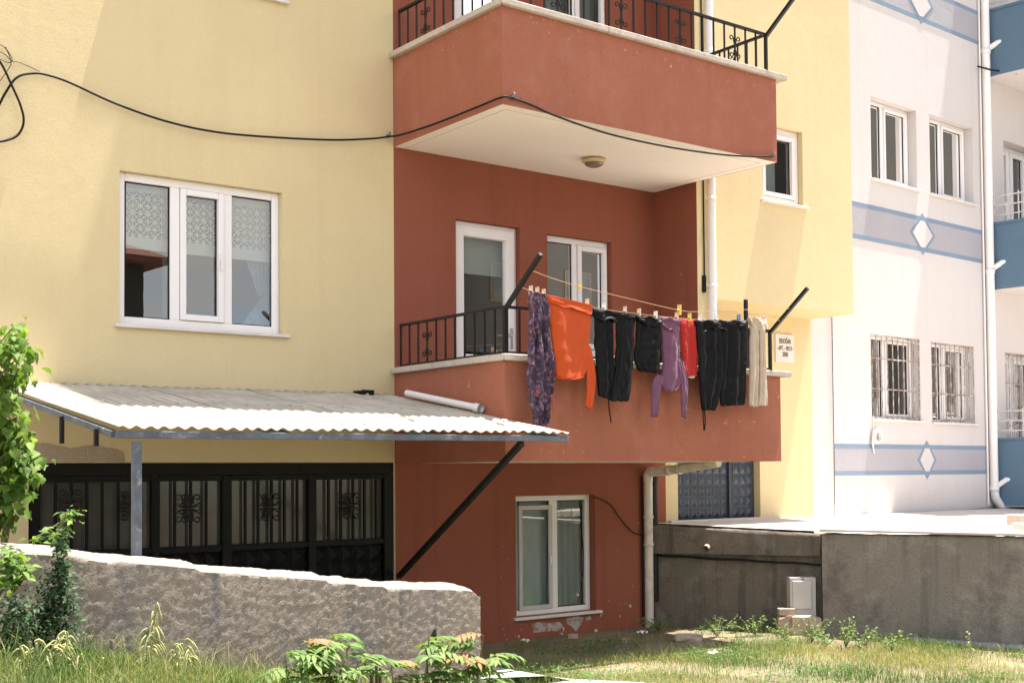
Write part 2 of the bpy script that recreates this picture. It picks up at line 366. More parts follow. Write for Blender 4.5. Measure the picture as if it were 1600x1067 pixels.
def window(root, O, u, n, a0, a1, b0, b1, inset, cells, fw=.055, sill=True, curtain='full', bottom=None, name='window', sill_over=.05, glass='glass', label=None):
    """cells: list of (x0, x1, sash) in wall coordinates for the glazed openings inside the frame"""
    O = Vector(O); u = Vector(u); n = Vector(n)
    P = lambda a, b, d: O+u*a+Z*b+n*(d-inset)
    mb = MB(); frame_rect(mb, P, a0, a1, b0, b1, fw, -.06, .0)
    gl = MB(); se = MB()
    for i, (x0, x1, sash) in enumerate(cells):
        if i: # mullion between this and the previous cell
            px0, px1 = cells[i-1][1], x0
            mb.obox(P((px0+px1)/2, (b0+b1)/2, -.03), u*(px1-px0)/2, Z*((b1-b0)/2-fw), n*.028)
        y0, y1 = b0+fw, b1-fw
        if sash:
            frame_rect(mb, P, x0+.003, x1-.003, y0+.003, y1-.003, sash, -.05, .018); x0 += sash; x1 -= sash; y0 += sash; y1 -= sash
        frame_rect(se, P, x0-.001, x1+.001, y0-.001, y1+.001, .010, -.034, -.022)
        gl.quad(P(x0, y0, -.03), P(x1, y0, -.03), P(x1, y1, -.03), P(x0, y1, -.03))
        # dark rubber seal
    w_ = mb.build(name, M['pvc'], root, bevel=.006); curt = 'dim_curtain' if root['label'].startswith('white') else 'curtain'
    if label: w_['label'] = label
    gl.build('pane', M[glass], w_); se.build('seal', M['cable'], w_)
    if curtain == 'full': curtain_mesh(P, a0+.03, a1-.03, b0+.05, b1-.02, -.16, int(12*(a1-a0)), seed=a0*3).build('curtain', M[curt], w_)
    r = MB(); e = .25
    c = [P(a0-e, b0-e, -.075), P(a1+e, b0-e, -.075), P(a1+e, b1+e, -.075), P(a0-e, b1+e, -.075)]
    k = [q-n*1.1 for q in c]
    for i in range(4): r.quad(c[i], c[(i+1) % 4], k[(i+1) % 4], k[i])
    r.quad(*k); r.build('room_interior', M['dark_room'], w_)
    if sill:
        s = MB(); s.obox(P((a0+a1)/2+.01, b0-.016, (inset+.04-.06)/2), u*((a1-a0)/2+sill_over), Z*.015, n*((inset+.10)/2))
        s.build('sill', M['sill'], w_, bevel=.005)
    return w_, P

# ================================================================== yellow and red apartment building
XA = Vector((1, 0, 0)); NA = Vector((0, -1, 0))
apt = thing('apartment_building', 'yellow apartment building with terracotta red balconies and a dark garage gate', 'apartment building')
FL = 2.99
mainwin = (-2.682, -1.185, 2.945, 4.205)
upwin = (mainwin[0], mainwin[1], mainwin[2]+FL, mainwin[3]+FL)
GATE = (-3.41, 0.0, -.10, 1.81)
yw = MB()
panel(yw, (0, 0, 0), XA, NA, -5.6, 0.0, -.3, 17.4, [mainwin+(.06,), upwin+(.06,)]+[(mainwin[0], mainwin[1], mainwin[2]+FL*k, mainwin[3]+FL*k, .06) for k in (2, 3, 4)]+[(-3.41, -.004, -.10, 1.81, .16)])
yw.quad((-5.6, 0, -.3), (-5.6, 0, 17.4), (-5.6, 9, 17.4), (-5.6, 9, -.3))
yw.quad((-5.6, 9, -.3), (-5.6, 9, 17.4), (6.13, 9, 17.4), (6.13, 9, -.3))
yw.quad((6.13, 0, -.3), (6.13, 0, 17.4), (6.13, 9, 17.4), (6.13, 9, -.3))
# wing right of the balconies: lower wall, overhanging block and the narrow pier at the balcony end
BY = -.64; BZ = 3.565
upw = (4.52, 5.225, 4.745, 5.61)
DOOR = (3.77, 5.15, 1.15, 1.83)
panel(yw, (0, 0, 0), XA, NA, 3.58, 6.13, 1.0, BZ, [(3.77, 5.15, 1.0, 1.93, .12)])
panel(yw, (0, BY, 0), XA, NA, 3.45, 6.13, BZ, 17.4, [upw+(.07,)]+[(upw[0], upw[1], upw[2]+FL*k, upw[3]+FL*k, .07) for k in (1, 2, 3)])
yw.quad((6.13, BY, BZ), (6.13, BY, 17.4), (6.13, 0, 17.4), (6.13, 0, BZ))
yw.quad((3.66, BY, BZ), (6.13, BY, BZ), (6.13, 0, BZ), (3.66, 0, BZ))
yw.quad((3.45, BY, 2.0), (3.66, BY, 2.0), (3.66, BY, BZ), (3.45, BY, BZ)); yw.quad((3.66, BY, 2.0), (3.66, 0, 2.0), (3.66, 0, BZ), (3.66, BY, BZ))
yw.quad((3.45, BY, 2.0), (3.66, BY, 2.0), (3.66, 0, 2.0), (3.45, 0, 2.0))
yw.build('facade_wall', M['yellow'], apt)
rf = MB(); rf.box(-5.7, -.05, 17.4, 6.2, 9.1, 17.6); rf.build('roof', M['plinth'], apt)

# red walls: recess back walls, side pier, basement
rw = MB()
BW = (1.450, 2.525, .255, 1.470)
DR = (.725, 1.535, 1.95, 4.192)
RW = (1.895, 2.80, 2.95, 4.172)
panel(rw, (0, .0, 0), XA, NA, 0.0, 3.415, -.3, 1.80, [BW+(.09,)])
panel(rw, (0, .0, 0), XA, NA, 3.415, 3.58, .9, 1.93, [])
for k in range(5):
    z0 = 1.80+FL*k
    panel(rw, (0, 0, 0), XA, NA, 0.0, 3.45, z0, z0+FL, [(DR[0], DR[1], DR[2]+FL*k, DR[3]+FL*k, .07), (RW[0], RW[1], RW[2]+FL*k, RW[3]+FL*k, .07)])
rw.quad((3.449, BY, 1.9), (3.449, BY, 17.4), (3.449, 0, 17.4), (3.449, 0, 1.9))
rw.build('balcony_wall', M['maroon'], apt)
# end of the basement wall, where the neighbouring forecourt starts
pl = MB(); rr = random.Random(5)
top = [(-3.41+i*.055, 1.945+.012*math.sin(i*.8)+.014*rr.random()-(.03 if i > 13 else 0)-.0015*i) for i in range(15)]
poly = [(-3.40, 0, 1.815)]+[(x, 0, z) for x, z in top]+[(-2.63, 0, 1.815)]
pl.prism([(x, -.003, z) for x, _, z in poly], (0, .006, 0)); pl.build('plaster_patch', M['plaster'], apt)

for pts in (((831, 975), (842, 971), (858, 973), (874, 971), (880, 978), (872, 985), (850, 986), (834, 988)), ((884, 966), (900, 962), (912, 964), (908, 974), (900, 986), (893, 978), (886, 974)), ((914, 964), (922, 962), (924, 967), (916, 969))):
    bpz = MB(); bpz.prism([Vector((at(x, y, Y=0).x, -.002, at(x, y, Y=0).z)) for x, y in pts], (0, .004, 0)); bpz.build('bare_patch', M['pale_patch'], apt)
# windows of the building
def g2(px, Y=.06): return ppx(px, Y)
big, Pb = window(apt, (0, 0, 0), XA, NA, *mainwin, .06, [(g2(196), g2(266), 0), (g2(280.5), g2(349.5), .052), (g2(363), g2(427), 0)], fw=.068, curtain=None, sill_over=.05, glass='glass_mirror')
def lacemat():
    m, n, l, p = newmat('cutwork_blind')
    v = n.new('ShaderNodeTexCoord').outputs['Object']
    s = n.new('ShaderNodeSeparateXYZ'); l.new(v, s.inputs[0])
    T = .128
    def cell(o):
        f = mth(n, l, 'DIVIDE', mth(n, l, 'ADD', o, 100*T), T); f = mth(n, l, 'FRACT', f); return mth(n, l, 'SUBTRACT', f, .5)
    x = cell(s.outputs[0]); z = cell(s.outputs[2]); ax = mth(n, l, 'ABSOLUTE', x); az = mth(n, l, 'ABSOLUTE', z)
    wd = .045
    bars = [mth(n, l, 'LESS_THAN', ax, wd), mth(n, l, 'LESS_THAN', az, wd),
            mth(n, l, 'LESS_THAN', mth(n, l, 'ABSOLUTE', mth(n, l, 'SUBTRACT', ax, az)), wd*1.5),
            mth(n, l, 'GREATER_THAN', mth(n, l, 'MAXIMUM', ax, az), .5-wd*.8),
            mth(n, l, 'LESS_THAN', mth(n, l, 'ABSOLUTE', mth(n, l, 'SUBTRACT', mth(n, l, 'ADD', ax, az), .52)), wd*.9)]
    k = bars[0]
    for b in bars[1:]: k = mth(n, l, 'MAXIMUM', k, b)
    inz = mth(n, l, 'MULTIPLY', mth(n, l, 'GREATER_THAN', s.outputs[2], 3.70), mth(n, l, 'LESS_THAN', s.outputs[2], 4.085))
    k = mth(n, l, 'MAXIMUM', k, mth(n, l, 'SUBTRACT', 1.0, inz))
    p.inputs['Base Color'].default_value = (.78, .78, .78, 1); p.inputs['Roughness'].default_value = .8
    l.new(k, p.inputs['Alpha']); return m
M['lace'] = lacemat()
mb = MB(); mb.grid(lambda u, v: Pb(mainwin[0]+.02+(mainwin[1]-mainwin[0]-.04)*u, 3.60+.6*v, -.11+.004*math.sin(40*u)), 60, 2); mb.build('blind', M['lace'], big)
def drape(pts, seed):
    """pleated curtain gathered between two slanted edges; pts = left edge top, bottom, right edge top, bottom as (a, b)"""
    mb = MB(); lt, lb, rt, rb = pts
    def fn(u, v):
        a = (lb[0]+(lt[0]-lb[0])*v)*(1-u)+(rb[0]+(rt[0]-rb[0])*v)*u; b = (lb[1]+(lt[1]-lb[1])*v)*(1-u)+(rb[1]+(rt[1]-rb[1])*v)*u
        return Pb(a, b, -.20+.02*math.sin(26*u+seed))
    mb.grid(fn, 60, 8); return mb
drape(((-1.62, 4.15), (-1.30, 3.32), (-1.21, 4.15), (-1.21, 3.30)), 1).build('curtain', M['curtain'], big)
drape(((-1.24, 3.32), (-1.52, 2.96), (-1.20, 3.32), (-1.20, 2.96)), 2).build('curtain', M['curtain'], big)
drape(((-2.66, 4.15), (-2.66, 3.38), (-2.36, 4.15), (-2.60, 3.38)), 3).build('curtain', M['curtain'], big)
drape(((-2.19, 4.15), (-2.19, 2.96), (-2.14, 4.15), (-1.98, 2.96)), 4).build('curtain', M['curtain'], big)
ha = MB(); hp = Pb(g2(344), 3.575, .02); ha.obox(hp, (.012, 0, 0), (0, .012, 0), (0, 0, .035)); ha.bar(hp+Vector((0, -.02, 0)), hp+Vector((0, -.025, -.11)), .02, .014); ha.build('handle', M['pvc'], big, bevel=.004)
# window of the floor above, only its sill shows
window(apt, (0, 0, 0), XA, NA, *upwin, .06, [(-2.62, -2.22, 0), (-2.13, -1.72, .05), (-1.63, -1.25, 0)], fw=.06)
bwx = lambda px: ppx(px, .09)
wb, Pw = window(apt, (0, 0, 0), XA, NA, *BW, .09, [(bwx(811), bwx(858), 0), (bwx(870), bwx(920), 0)], fw=.055, curtain=None, sill_over=.05)
c1 = curtain_mesh(Pw, BW[0]+.56, BW[1]-.03, BW[2]+.03, BW[3]-.02, -.09, 5, amp=.02, seed=2); c1.build('curtain', M['curtain'], wb)
sm_ = MB(); frame_rect(sm_, Pw, bwx(809), bwx(861), BW[2]+.05, BW[3]-.10, .045, -.012, .012); sm_.build('screen_frame', M['cabinet'], wb, bevel=.004)
sg = MB(); sg.quad(Pw(bwx(812), BW[2]+.07, -.02), Pw(bwx(858), BW[2]+.07, -.02), Pw(bwx(858), BW[3]-.12, -.02), Pw(bwx(812), BW[3]-.12, -.02)); 
cb = curtain_mesh(Pw, BW[0]+.02, BW[0]+.56, BW[2]+.03, BW[3]-.02, -.09, 3, amp=.012, seed=5); cb.build('curtain', M['lightgrey_blind'], wb)
hd = MB(); hd.obox(Pw(bwx(857.5), .80, .02), (.008, 0, 0), (0, .008, 0), (0, 0, .045)); hd.build('handle', M['pvc'], wb, bevel=.003)
rx = lambda px: ppx(px, .07)
w2, P2 = window(apt, (0, 0, 0), XA, NA, *RW, .07, [(rx(856), rx(897), 0), (rx(904), rx(950), .055)], fw=.06, sill=True)
w3, P3 = window(apt, (0, BY, 0), XA, NA, *upw, .07, [(upw[0]+.07, upw[1]-.07, .05)], fw=.07, curtain=None)
mb = MB(); mb.grid(lambda u, v: P3(upw[0]+.05+.5*u, upw[2]+.05+.75*v, -.2+.012*math.sin(30*u)), 40, 3); mb.build('curtain', M['lightgrey_blind'], w3)
# balcony door
d1 = MB(); O = Vector((0, 0, 0)); Pd = lambda a, b, d: O+XA*a+Z*b+NA*(d-.07)
frame_rect(d1, Pd, DR[0], DR[1], DR[2]+.02, DR[3], .05, -.06, 0)
frame_rect(d1, Pd, DR[0]+.035, DR[1]-.035, DR[2]+.05, DR[3]-.04, .10, -.05, .02)
d1.obox(Pd((DR[0]+DR[1])/2, 2.78, -.015), XA*.28, Z*.10, NA*.03)
door = d1.build('balcony_door', M['pvc'], apt, bevel=.006)
gl = MB(); gl.quad(Pd(DR[0]+.13, 2.86, -.02), Pd(DR[1]-.13, 2.86, -.02), Pd(DR[1]-.13, DR[3]-.135, -.02), Pd(DR[0]+.13, DR[3]-.135, -.02)); gl.build('pane', M['glass'], door)
pn = MB(); pn.quad(Pd(DR[0]+.13, DR[2]+.1, -.02), Pd(DR[1]-.13, DR[2]+.1, -.02), Pd(DR[1]-.13, 2.70, -.02), Pd(DR[0]+.13, 2.70, -.02)); pn.build('panel', M['pvc'], door)
bl = MB(); bl.grid(lambda u, v: Pd(DR[0]+.1+.62*u, 3.70+.45*v, -.12), 2, 2); bl.build('blind', M['lightgrey_blind'], door)
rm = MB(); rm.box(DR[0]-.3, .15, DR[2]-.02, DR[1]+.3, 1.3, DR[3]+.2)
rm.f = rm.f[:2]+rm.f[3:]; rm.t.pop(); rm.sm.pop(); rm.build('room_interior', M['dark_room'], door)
hd = MB(); hx = ppx(800, .05); hd.obox(Pd(hx, 3.06, .025), (.018, 0, 0), (0, .006, 0), (0, 0, .11)); hd.bar(Pd(hx, 3.10, .05), Pd(hx-.13, 3.10, .055), .02, .02); hd.bar(Pd(hx, 3.10, .02), Pd(hx, 3.10, .055), .02, .02); hd.build('handle', M['chrome'], door, bevel=.004)

# garage gate
gt = MB(); gy_ = .05
gx0, gx1 = GATE[0]+.002, GATE[1]-.004
gt.box(gx0, gy_-.03, 1.705, gx1, gy_+.05, 1.806); gt.box(gx0, gy_-.03, -.1, gx0+.10, gy_+.05, 1.70); gt.box(gx1-.10, gy_-.03, -.1, gx1, gy_+.05, 1.70)
posts = [(236, 248), (346, 360), (480, 492)]
for a, b in posts:
    xa, xb = ppx(a, gy_), ppx(b, gy_); gt.box(xa, gy_-.03, -.1, xb, gy_+.05, 1.70)
edges = [gx0+.10]+[v for a, b in posts for v in (ppx(a, gy_), ppx(b, gy_))]+[gx1-.10]
RAILZ = 1.055
for i in range(0, 8, 2):
    gt.box(edges[i], gy_-.02, RAILZ, edges[i+1], gy_+.04, RAILZ+.05); gt.box(edges[i], gy_-.02, 1.655, edges[i+1], gy_+.04, 1.704)
gate = gt.build('garage_gate', M['gatesteel'], apt, bevel=.004)
bars = []
def scrolls(mb, O, u, s=1.0, r=.006, double=False):
    O = Vector(O); u = Vector(u)
    for sx in (-1, 1):
        for sz in (-1, 1):
            for (cx, cz, rad, st) in ((.056, .085, .030, .0),)+(((.075, .022, .022, .0),) if double else ()):
                pts = [O+Z*(.01*sz*s), O+u*(sx*.012*s)+Z*(sz*cz*.5*s)]
                for k in range(15):
                    an = math.pi-k*.42; q = rad*(1-k/22)
                    pts.append(O+u*(sx*(cx+math.cos(an)*q)*s)+Z*(sz*(cz+math.sin(an)*q)*s))
                mb.tube(pts, [r*1.25]*3+[r]*(len(pts)-3), 5)
    mb.tube([O-Z*.10*s, O+Z*.10*s], r*1.3, 6)
leafbars = [[86, 111, 135, 159, 184, 209], [272, 297, 321], [382, 402, 423, 443, 463], [512, 531, 550, 568, 586]]
for i in range(4):
    a, b = edges[2*i], edges[2*i+1]
    gg = MB(); gg.quad((a, gy_+.03, RAILZ+.05), (b, gy_+.03, RAILZ+.05), (b, gy_+.03, 1.66), (a, gy_+.03, 1.66))
    for px in leafbars[i]:
        x = ppx(px, gy_); bq = MB(); bq.box(x-.010, gy_-.022, RAILZ+.052, x+.010, gy_, 1.653); bq.build('bar', M['gatesteel'], gate)
    gg.build('glazing', M['gateglass'], gate); pp_ = MB()
    z = RAILZ-.005; n_ = max(2, round((b-a)/.15)); st = (b-a)/n_
    while z > -.1:
        z0 = z-.15
        for k in range(n_):
            x0, x1 = a+k*st, a+(k+1)*st; c = ((x0+x1)/2, gy_-.03, (z+z0)/2)
            vs = [(x0, gy_+.01, z0), (x1, gy_+.01, z0), (x1, gy_+.01, z), (x0, gy_+.01, z), c]
            pp_.add(vs, [(0, 1, 4), (1, 2, 4), (2, 3, 4), (3, 0, 4)])
        z = z0
    pp_.build('pyramid_panel', M['gatesteel'], gate)
for px, py in ((110, 788), (205, 790), (298, 794), (423, 792), (549, 790)):
    p = at(px, py, Y=gy_-.03); orn = MB(); scrolls(orn, p, XA, 1.05, .0065, True); orn.build('scroll_ornament', M['black'], gate)
# blue metal basement door of the right wing
bdo = None; bd = MB(); bz0, bz1 = 1.15, 1.925; by_ = .09
bps = []
x_split = ppx(1139, by_)
for a, b in ((3.775, x_split-.015), (x_split+.015, 5.14)):
    bd.box(a, by_-.0, bz0-.1, b, by_+.03, bz1); bp = MB(); bps.append(bp)
    n_ = max(3, round((b-a-.06)/.125)); st = (b-a-.06)/n_
    for r_ in range(6):
        z0, z1 = bz0+.02+r_*.125, bz0+.02+(r_+1)*.125
        for k in range(n_):
            x0, x1 = a+.03+k*st, a+.03+(k+1)*st; g = .010
            vs = [(x0+g, by_-.004, z0+g), (x1-g, by_-.004, z0+g), (x1-g, by_-.004, z1-g), (x0+g, by_-.004, z1-g), ((x0+x1)/2, by_-.022, (z0+z1)/2)]
            bp.add(vs, [(0, 1, 4), (1, 2, 4), (2, 3, 4), (3, 0, 4)])
bd.bar((x_split-.02, by_-.012, bz0-.1), (x_split-.02, by_-.012, bz1), .03, .03)
bdo = bd.build('metal_door', M['bluesteel'], apt); [q.build('pyramid_panel', M['bluesteel'], bdo) for q in bps]
bs = MB(); bs.box(3.60, -.06, 1.0, 5.4, .0, 1.165); bs.build('door_step', M['terrace'], apt, bevel=.01)

# balconies
def cap_profile(a, b, n_out, z, over=.045, inn=.13, th=.055):
    a = Vector(a); b = Vector(b); n_out = Vector(n_out)
    return [a+n_out*over, b+n_out*over, b-n_out*inn, a-n_out*inn], z, th
def balcony(k, show=True):
    dz = FL*k; zb = 1.80+dz; zt = 2.638+dz
    F0 = Vector((-.08, -1.775, 0)); F1 = Vector((3.42, -1.775, 0)); W0 = Vector((0.004, -.004, 0)); W1 = Vector((3.42, BY+.02, 0))
    th = .12
    p = MB()
    outer = [W0, F0, F1, W1]; inner = [Vector((W0.x+th, W0.y, 0)), Vector((F0.x+th, F0.y+th, 0)), Vector((F1.x-th, F1.y+th, 0)), Vector((W1.x-th, W1.y, 0))]
    for i in range(3):
        a, b, c, d = outer[i], outer[i+1], inner[i+1], inner[i]
        p.quad(a+Z*zb, b+Z*zb, b+Z*zt, a+Z*zt); p.quad(d+Z*zb, c+Z*zb, c+Z*zt, d+Z*zt); p.quad(a+Z*zt, b+Z*zt, c+Z*zt, d+Z*zt)
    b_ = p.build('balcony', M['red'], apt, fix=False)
    s = MB()
    pl_ = [W0, F0, F1, W1, Vector((3.445, -.004, 0)), ]
    s.add([q+Z*(zb+.002) for q in pl_]+[q+Z*(zb+.15) for q in pl_], [(0, 1, 2, 3, 4), (9, 8, 7, 6, 5)])
    s.build('slab', M['soffit'], b_)
    c = MB(); zc = zt+.002; t_ = .055
    o = .045
    co = [Vector((-.05, -.006, 0)), Vector((-.08-o, -1.775-o, 0)), Vector((3.42+.13, -1.775-o, 0)), Vector((3.42+.13, BY-.01, 0))]
    ci = [Vector((.135, -.006, 0)), Vector((.055, -1.64, 0)), Vector((3.28, -1.64, 0)), Vector((3.28, BY-.01, 0))]
    for i in range(3):
        g_ = .002
        a, b, cc, d = co[i], co[i+1], ci[i+1], ci[i]
        dr = (b-a).normalized()*g_
        segs = 1 if i != 1 else 3
        for q in range(segs):
            f0, f1 = q/segs, (q+1)/segs
            A = a.lerp(b, f0)+dr; B = a.lerp(b, f1)-dr; C_ = d.lerp(cc, f1)-dr; D = d.lerp(cc, f0)+dr
            c.prism([A+Z*zc, B+Z*zc, C_+Z*zc, D+Z*zc], (0, 0, t_))
    c.build('coping', M['stone'], b_, bevel=.008)
    r = MB(); z0, z1 = zc+t_, 3.10+dz
    A, B, C_, D = Vector((.055, -.03, 0)), Vector((-.01, -1.70, 0)), Vector((3.36, -1.70, 0)), Vector((3.40, BY-.03, 0))
    runs = ((A, B, .155), (B, C_, .150), (C_, D, .13))
    r.box(B.x-.018, B.y-.018, z0, B.x+.018, B.y+.018, z1+.01); r.box(C_.x-.014, C_.y-.014, z0, C_.x+.014, C_.y+.014, z1)
    for i, (a, b, sp) in enumerate(runs):
        r.bar(a+Z*z1, b+Z*z1, .035, .022); r.bar(a+Z*(z0+.025), b+Z*(z0+.025), .03, .012)
        n_ = round((b-a).length/sp); u_ = (b-a).normalized()
        for j in range(0 if i == 0 else 1, n_):
            q = a.lerp(b, j/n_)
            r.box(q.x-.007, q.y-.007, z0+.03, q.x+.007, q.y+.007, z1-.01)
        for j in ((3,) if i == 0 else range(4, n_, 5) if i == 1 else (4,)):
            q = a.lerp(b, j/n_); scrolls(r, q+Z*((z0+z1)/2-.01), u_, .95, .0062)
    r.build('railing', M['black'], b_)
    if show:
        for X0, tip in ((-.01, Vector((-.08, -2.256, 3.464+dz))), (3.36, Vector((3.40, -2.151, 3.484+dz)))):
            arms = MB(); arms.bar(Vector((X0, -1.70, z1-.02)), tip, .035, .035); arms.build('clothesline_arm', M['black'], b_, bevel=.003)
        if k == 0: arms = MB(); arms.bar((2.985, -1.72, z0), (2.985, -1.72, 3.385), .032, .032); arms.build('clothesline_post', M['black'], b_, bevel=.003)
    return b_
for k in range(5): balcony(k, k < 2)
# the windows and doors of the balcony above, partly in view
up2, _ = window(apt, (0, 0, FL), XA, NA, *RW, .07, [(rx(856), rx(897), 0), (rx(904), rx(950), .055)], fw=.06, sill=True)
ud = copy_tree(door, apt); ud.location = (0, 0, FL)

# pipes on the building
pm = MB(); X = 3.235; pr = .048
pm.tube([(X, -.075, .03), (X, -.075, 1.66)], pr, 14)
pm.tube([(X, -.075, 1.60), (X, -.075, 1.67), (X, -.10, 1.70), (X+.002, -.17, 1.705)], pr*1.08, 14)
pm.tube([(X+.0, -.10, 1.695), (X+.03, -.55, 1.735), (X+.05, -1.06, 1.795)], pr, 14)
pm.lathe(Vector((X+.015, -.36, 1.718)), [(pr, 0), (pr+.009, 0), (pr+.009, .05), (pr, .05)], 16, (.06, -.9, .1)); pm.lathe(Vector((X+.022, -.50, 1.730)), [(pr, 0), (pr+.009, 0), (pr+.009, .04), (pr, .04)], 16, (.06, -.9, .1))
for q, a in (((X, -.075, .90), (0, 0, 1)), ((X, -.075, 1.2), (0, 0, 1))): pm.lathe(Vector(q), [(pr, 0), (pr+.008, .0), (pr+.008, .03), (pr, .03)], 16, a)
dpi = pm.build('drainpipe', M['pvc_old'], apt); dpi['label'] = 'beige drainpipe bending out from under the lower balcony'
pm = MB(); pm.tube([(3.345, -.055, .3), (3.345, -.055, 1.55), (3.35, -.07, 1.72)], .038, 12); pm.build('drainpipe', M['black'], apt)['label'] = 'black pipe at the basement corner'
pm = MB(); xx = ppx(1116, BY-.06); pm.tube([(xx, BY-.062, 3.30), (xx, BY-.062, 17.3)], .046, 14)
for z in (3.66, 4.6, 6.2): pm.lathe((xx, BY-.062, z), [(.046, 0), (.053, 0), (.053, .05), (.046, .05)], 16)
pm.build('drainpipe', M['pvc'], apt)['label'] = 'white downpipe beside the red balcony recess'
pm = MB(); xx = ppx(1105, BY-.03); pm.tube([(xx, BY-.02, 3.72), (xx, BY-.02, 12)], .009, 6); pm.box(xx-.018, BY-.03, 3.62, xx+.018, BY-.001, 3.80); pm.build('wall_cable', M['cable'], apt)

# ceiling lamp under the upper balcony
lp = at(928, 249, Z=4.785)
cl = thing('ceiling_lamp', 'small round brass ceiling lamp under the upper balcony', 'lamp', lp)
mb = MB(); mb.lathe(lp-Z*.005, [(0.001, 0), (.115, 0), (.118, -.02), (.105, -.032), (.09, -.035)], 28); mb.build('lamp_base', M['lampbase'], cl)
mb = MB(); mb.lathe(lp-Z*.005, [(.095, -.034), (.085, -.055), (.05, -.072), (.001, -.078)], 28); mb.build('lamp_shade', M['lampglass'], cl)

# name plaque
sp0, sp1 = at(1211, 521, Y=-.01), at(1240, 567, Y=-.01)
sg_ = thing('name_plaque', 'small white marble plaque with brown lettering on the yellow wall', 'sign', ((sp0.x+sp1.x)/2, 0, sp1.z))
mb = MB(); mb.box(sp0.x, -.02, sp1.z, sp1.x, -.001, sp0.z); mb.build('plaque', M['marble_sign'], sg_, bevel=.003)
def text_mesh(txt, size):
    cu = bpy.data.curves.new('lettering', 'FONT'); cu.body = txt; cu.size = size; cu.align_x = 'CENTER'; cu.align_y = 'CENTER'; cu.extrude = .001; cu.offset = size*.012
    o = bpy.data.objects.new('tmp_text', cu); COL.objects.link(o)
    dg = bpy.context.evaluated_depsgraph_get(); me = bpy.data.meshes.new_from_object(o.evaluated_get(dg))
    bpy.data.objects.remove(o); bpy.data.curves.remove(cu); return me
wS, hS = sp1.x-sp0.x, sp0.z-sp1.z
for txt, fz, size, wx in (('ERDOĞAN', .74, .082, .62), ('- APT. - NO.9 -', .49, .075, .90), ('2000', .27, .075, .30)):
    me = text_mesh(txt, size); xs = [v.co.x for v in me.vertices]; k = wx*wS/(max(xs)-min(xs)) if xs else 1
    for v in me.vertices: v.co = Vector((v.co.x*k, -v.co.z, v.co.y))
    me.materials.clear(); me.materials.append(M['letter'])
    o = bpy.data.objects.new('lettering', me); COL.objects.link(o); o.parent = sg_; o.location = (-.0+(.0), -.0225, hS*fz)

# ================================================================== corrugated canopy
cn_ = thing('canopy', 'lean-to canopy of pale corrugated sheets over the garage gate', 'canopy', (-1.9, -1.2, .1))
CX0, CX1, CY1 = -3.72, -.045, -2.5
def rz(x, y): return 2.405+.170*y+(x-CX0)/(CX1-CX0)*.012
mb = MB(); nW = 39
def roof(u, v):
    x = CX0+(CX1-CX0)*u; y = -.005+(CY1-.03+.012*math.sin(x*9)+.006*math.sin(x*31))*v
    w_ = math.sin(2*math.pi*nW*u)
    return Vector((x, y, rz(x, y)+.030+.0095*w_+.010*noise.noise(Vector((x*1.1, y*1.1, 3)))+.004*noise.noise(Vector((x*6, y*3, 1)))))
mb.grid(roof, nW*10, 14)
for i in range(1, 20):
    for v in (.06, .5, .93):
        u = (round(nW*i/20)+.25)/nW; p = roof(u, v); mb.lathe(p+Z*.001, [(.012, 0), (.012, .003), (.006, .010), (.0005, .012)], 8)
def sheetmat():
    m = M['sheet']; n, l = m.node_tree.nodes, m.node_tree.links; p = n['Principled BSDF']
    v = n.new('ShaderNodeTexCoord').outputs['Object']; s = n.new('ShaderNodeSeparateXYZ'); l.new(v, s.inputs[0])
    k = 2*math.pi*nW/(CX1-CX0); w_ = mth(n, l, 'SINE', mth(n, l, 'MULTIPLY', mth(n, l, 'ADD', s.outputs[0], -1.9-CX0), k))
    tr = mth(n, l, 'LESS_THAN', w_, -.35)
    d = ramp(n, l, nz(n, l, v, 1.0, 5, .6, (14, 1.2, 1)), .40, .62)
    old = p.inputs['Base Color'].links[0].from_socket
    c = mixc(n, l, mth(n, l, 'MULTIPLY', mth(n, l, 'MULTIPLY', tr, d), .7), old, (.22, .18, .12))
    se_ = mth(n, l, 'LESS_THAN', mth(n, l, 'FRACT', mth(n, l, 'DIVIDE', mth(n, l, 'ADD', s.outputs[0], 10), .94)), .012)
    c = mixc(n, l, mth(n, l, 'MULTIPLY', se_, .6), c, (.16, .14, .11))
    l.new(c, p.inputs['Base Color'])
sheetmat()
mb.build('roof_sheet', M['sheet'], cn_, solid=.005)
fr = MB()
e0, e1 = Vector((CX0, CY1, rz(CX0, CY1)-.022)), Vector((CX1+.01, CY1, rz(CX1, CY1)-.022))
fr.bar(e0, e1, .05, .045)
for x in (CX0, -2.5, -1.28, CX1-.03):
    fr.bar((x+.005, -.02, rz(x, 0)-.020), (x+.005, CY1+.028, rz(x, CY1)-.020), .05, .042)
fr.bar((CX0, -.03, rz(CX0, 0)-.022), (CX1, -.03, rz(CX1, 0)-.022), .04, .04)
fr.build('frame', M['frame_steel'], cn_, bevel=.004)
po = MB(); po.obox((-3.585, CY1+.0, (1.915+.0)/2), (.026, 0, 0), (0, .026, 0), (0, 0, 1.915/2)); po.build('post', M['frame_steel'], cn_, bevel=.004)
br = MB(); bt = at(815, 690, Y=CY1); br.bar((bt.x, CY1, bt.z-.01), (.02, -.03, .745), .045, .045); br.build('brace', M['black'], cn_, bevel=.004)
for y, zl in ((-1.65, 1.92), (-2.255, 1.891)):
    hb = MB(); hb.obox((CX0-.028, y, (rz(CX0, y)-.02+zl)/2), (.014, 0, 0), (0, .014, 0), (0, 0, (rz(CX0, y)-.02-zl)/2)); hb.build('hanger', M['black'], cn_, bevel=.003)
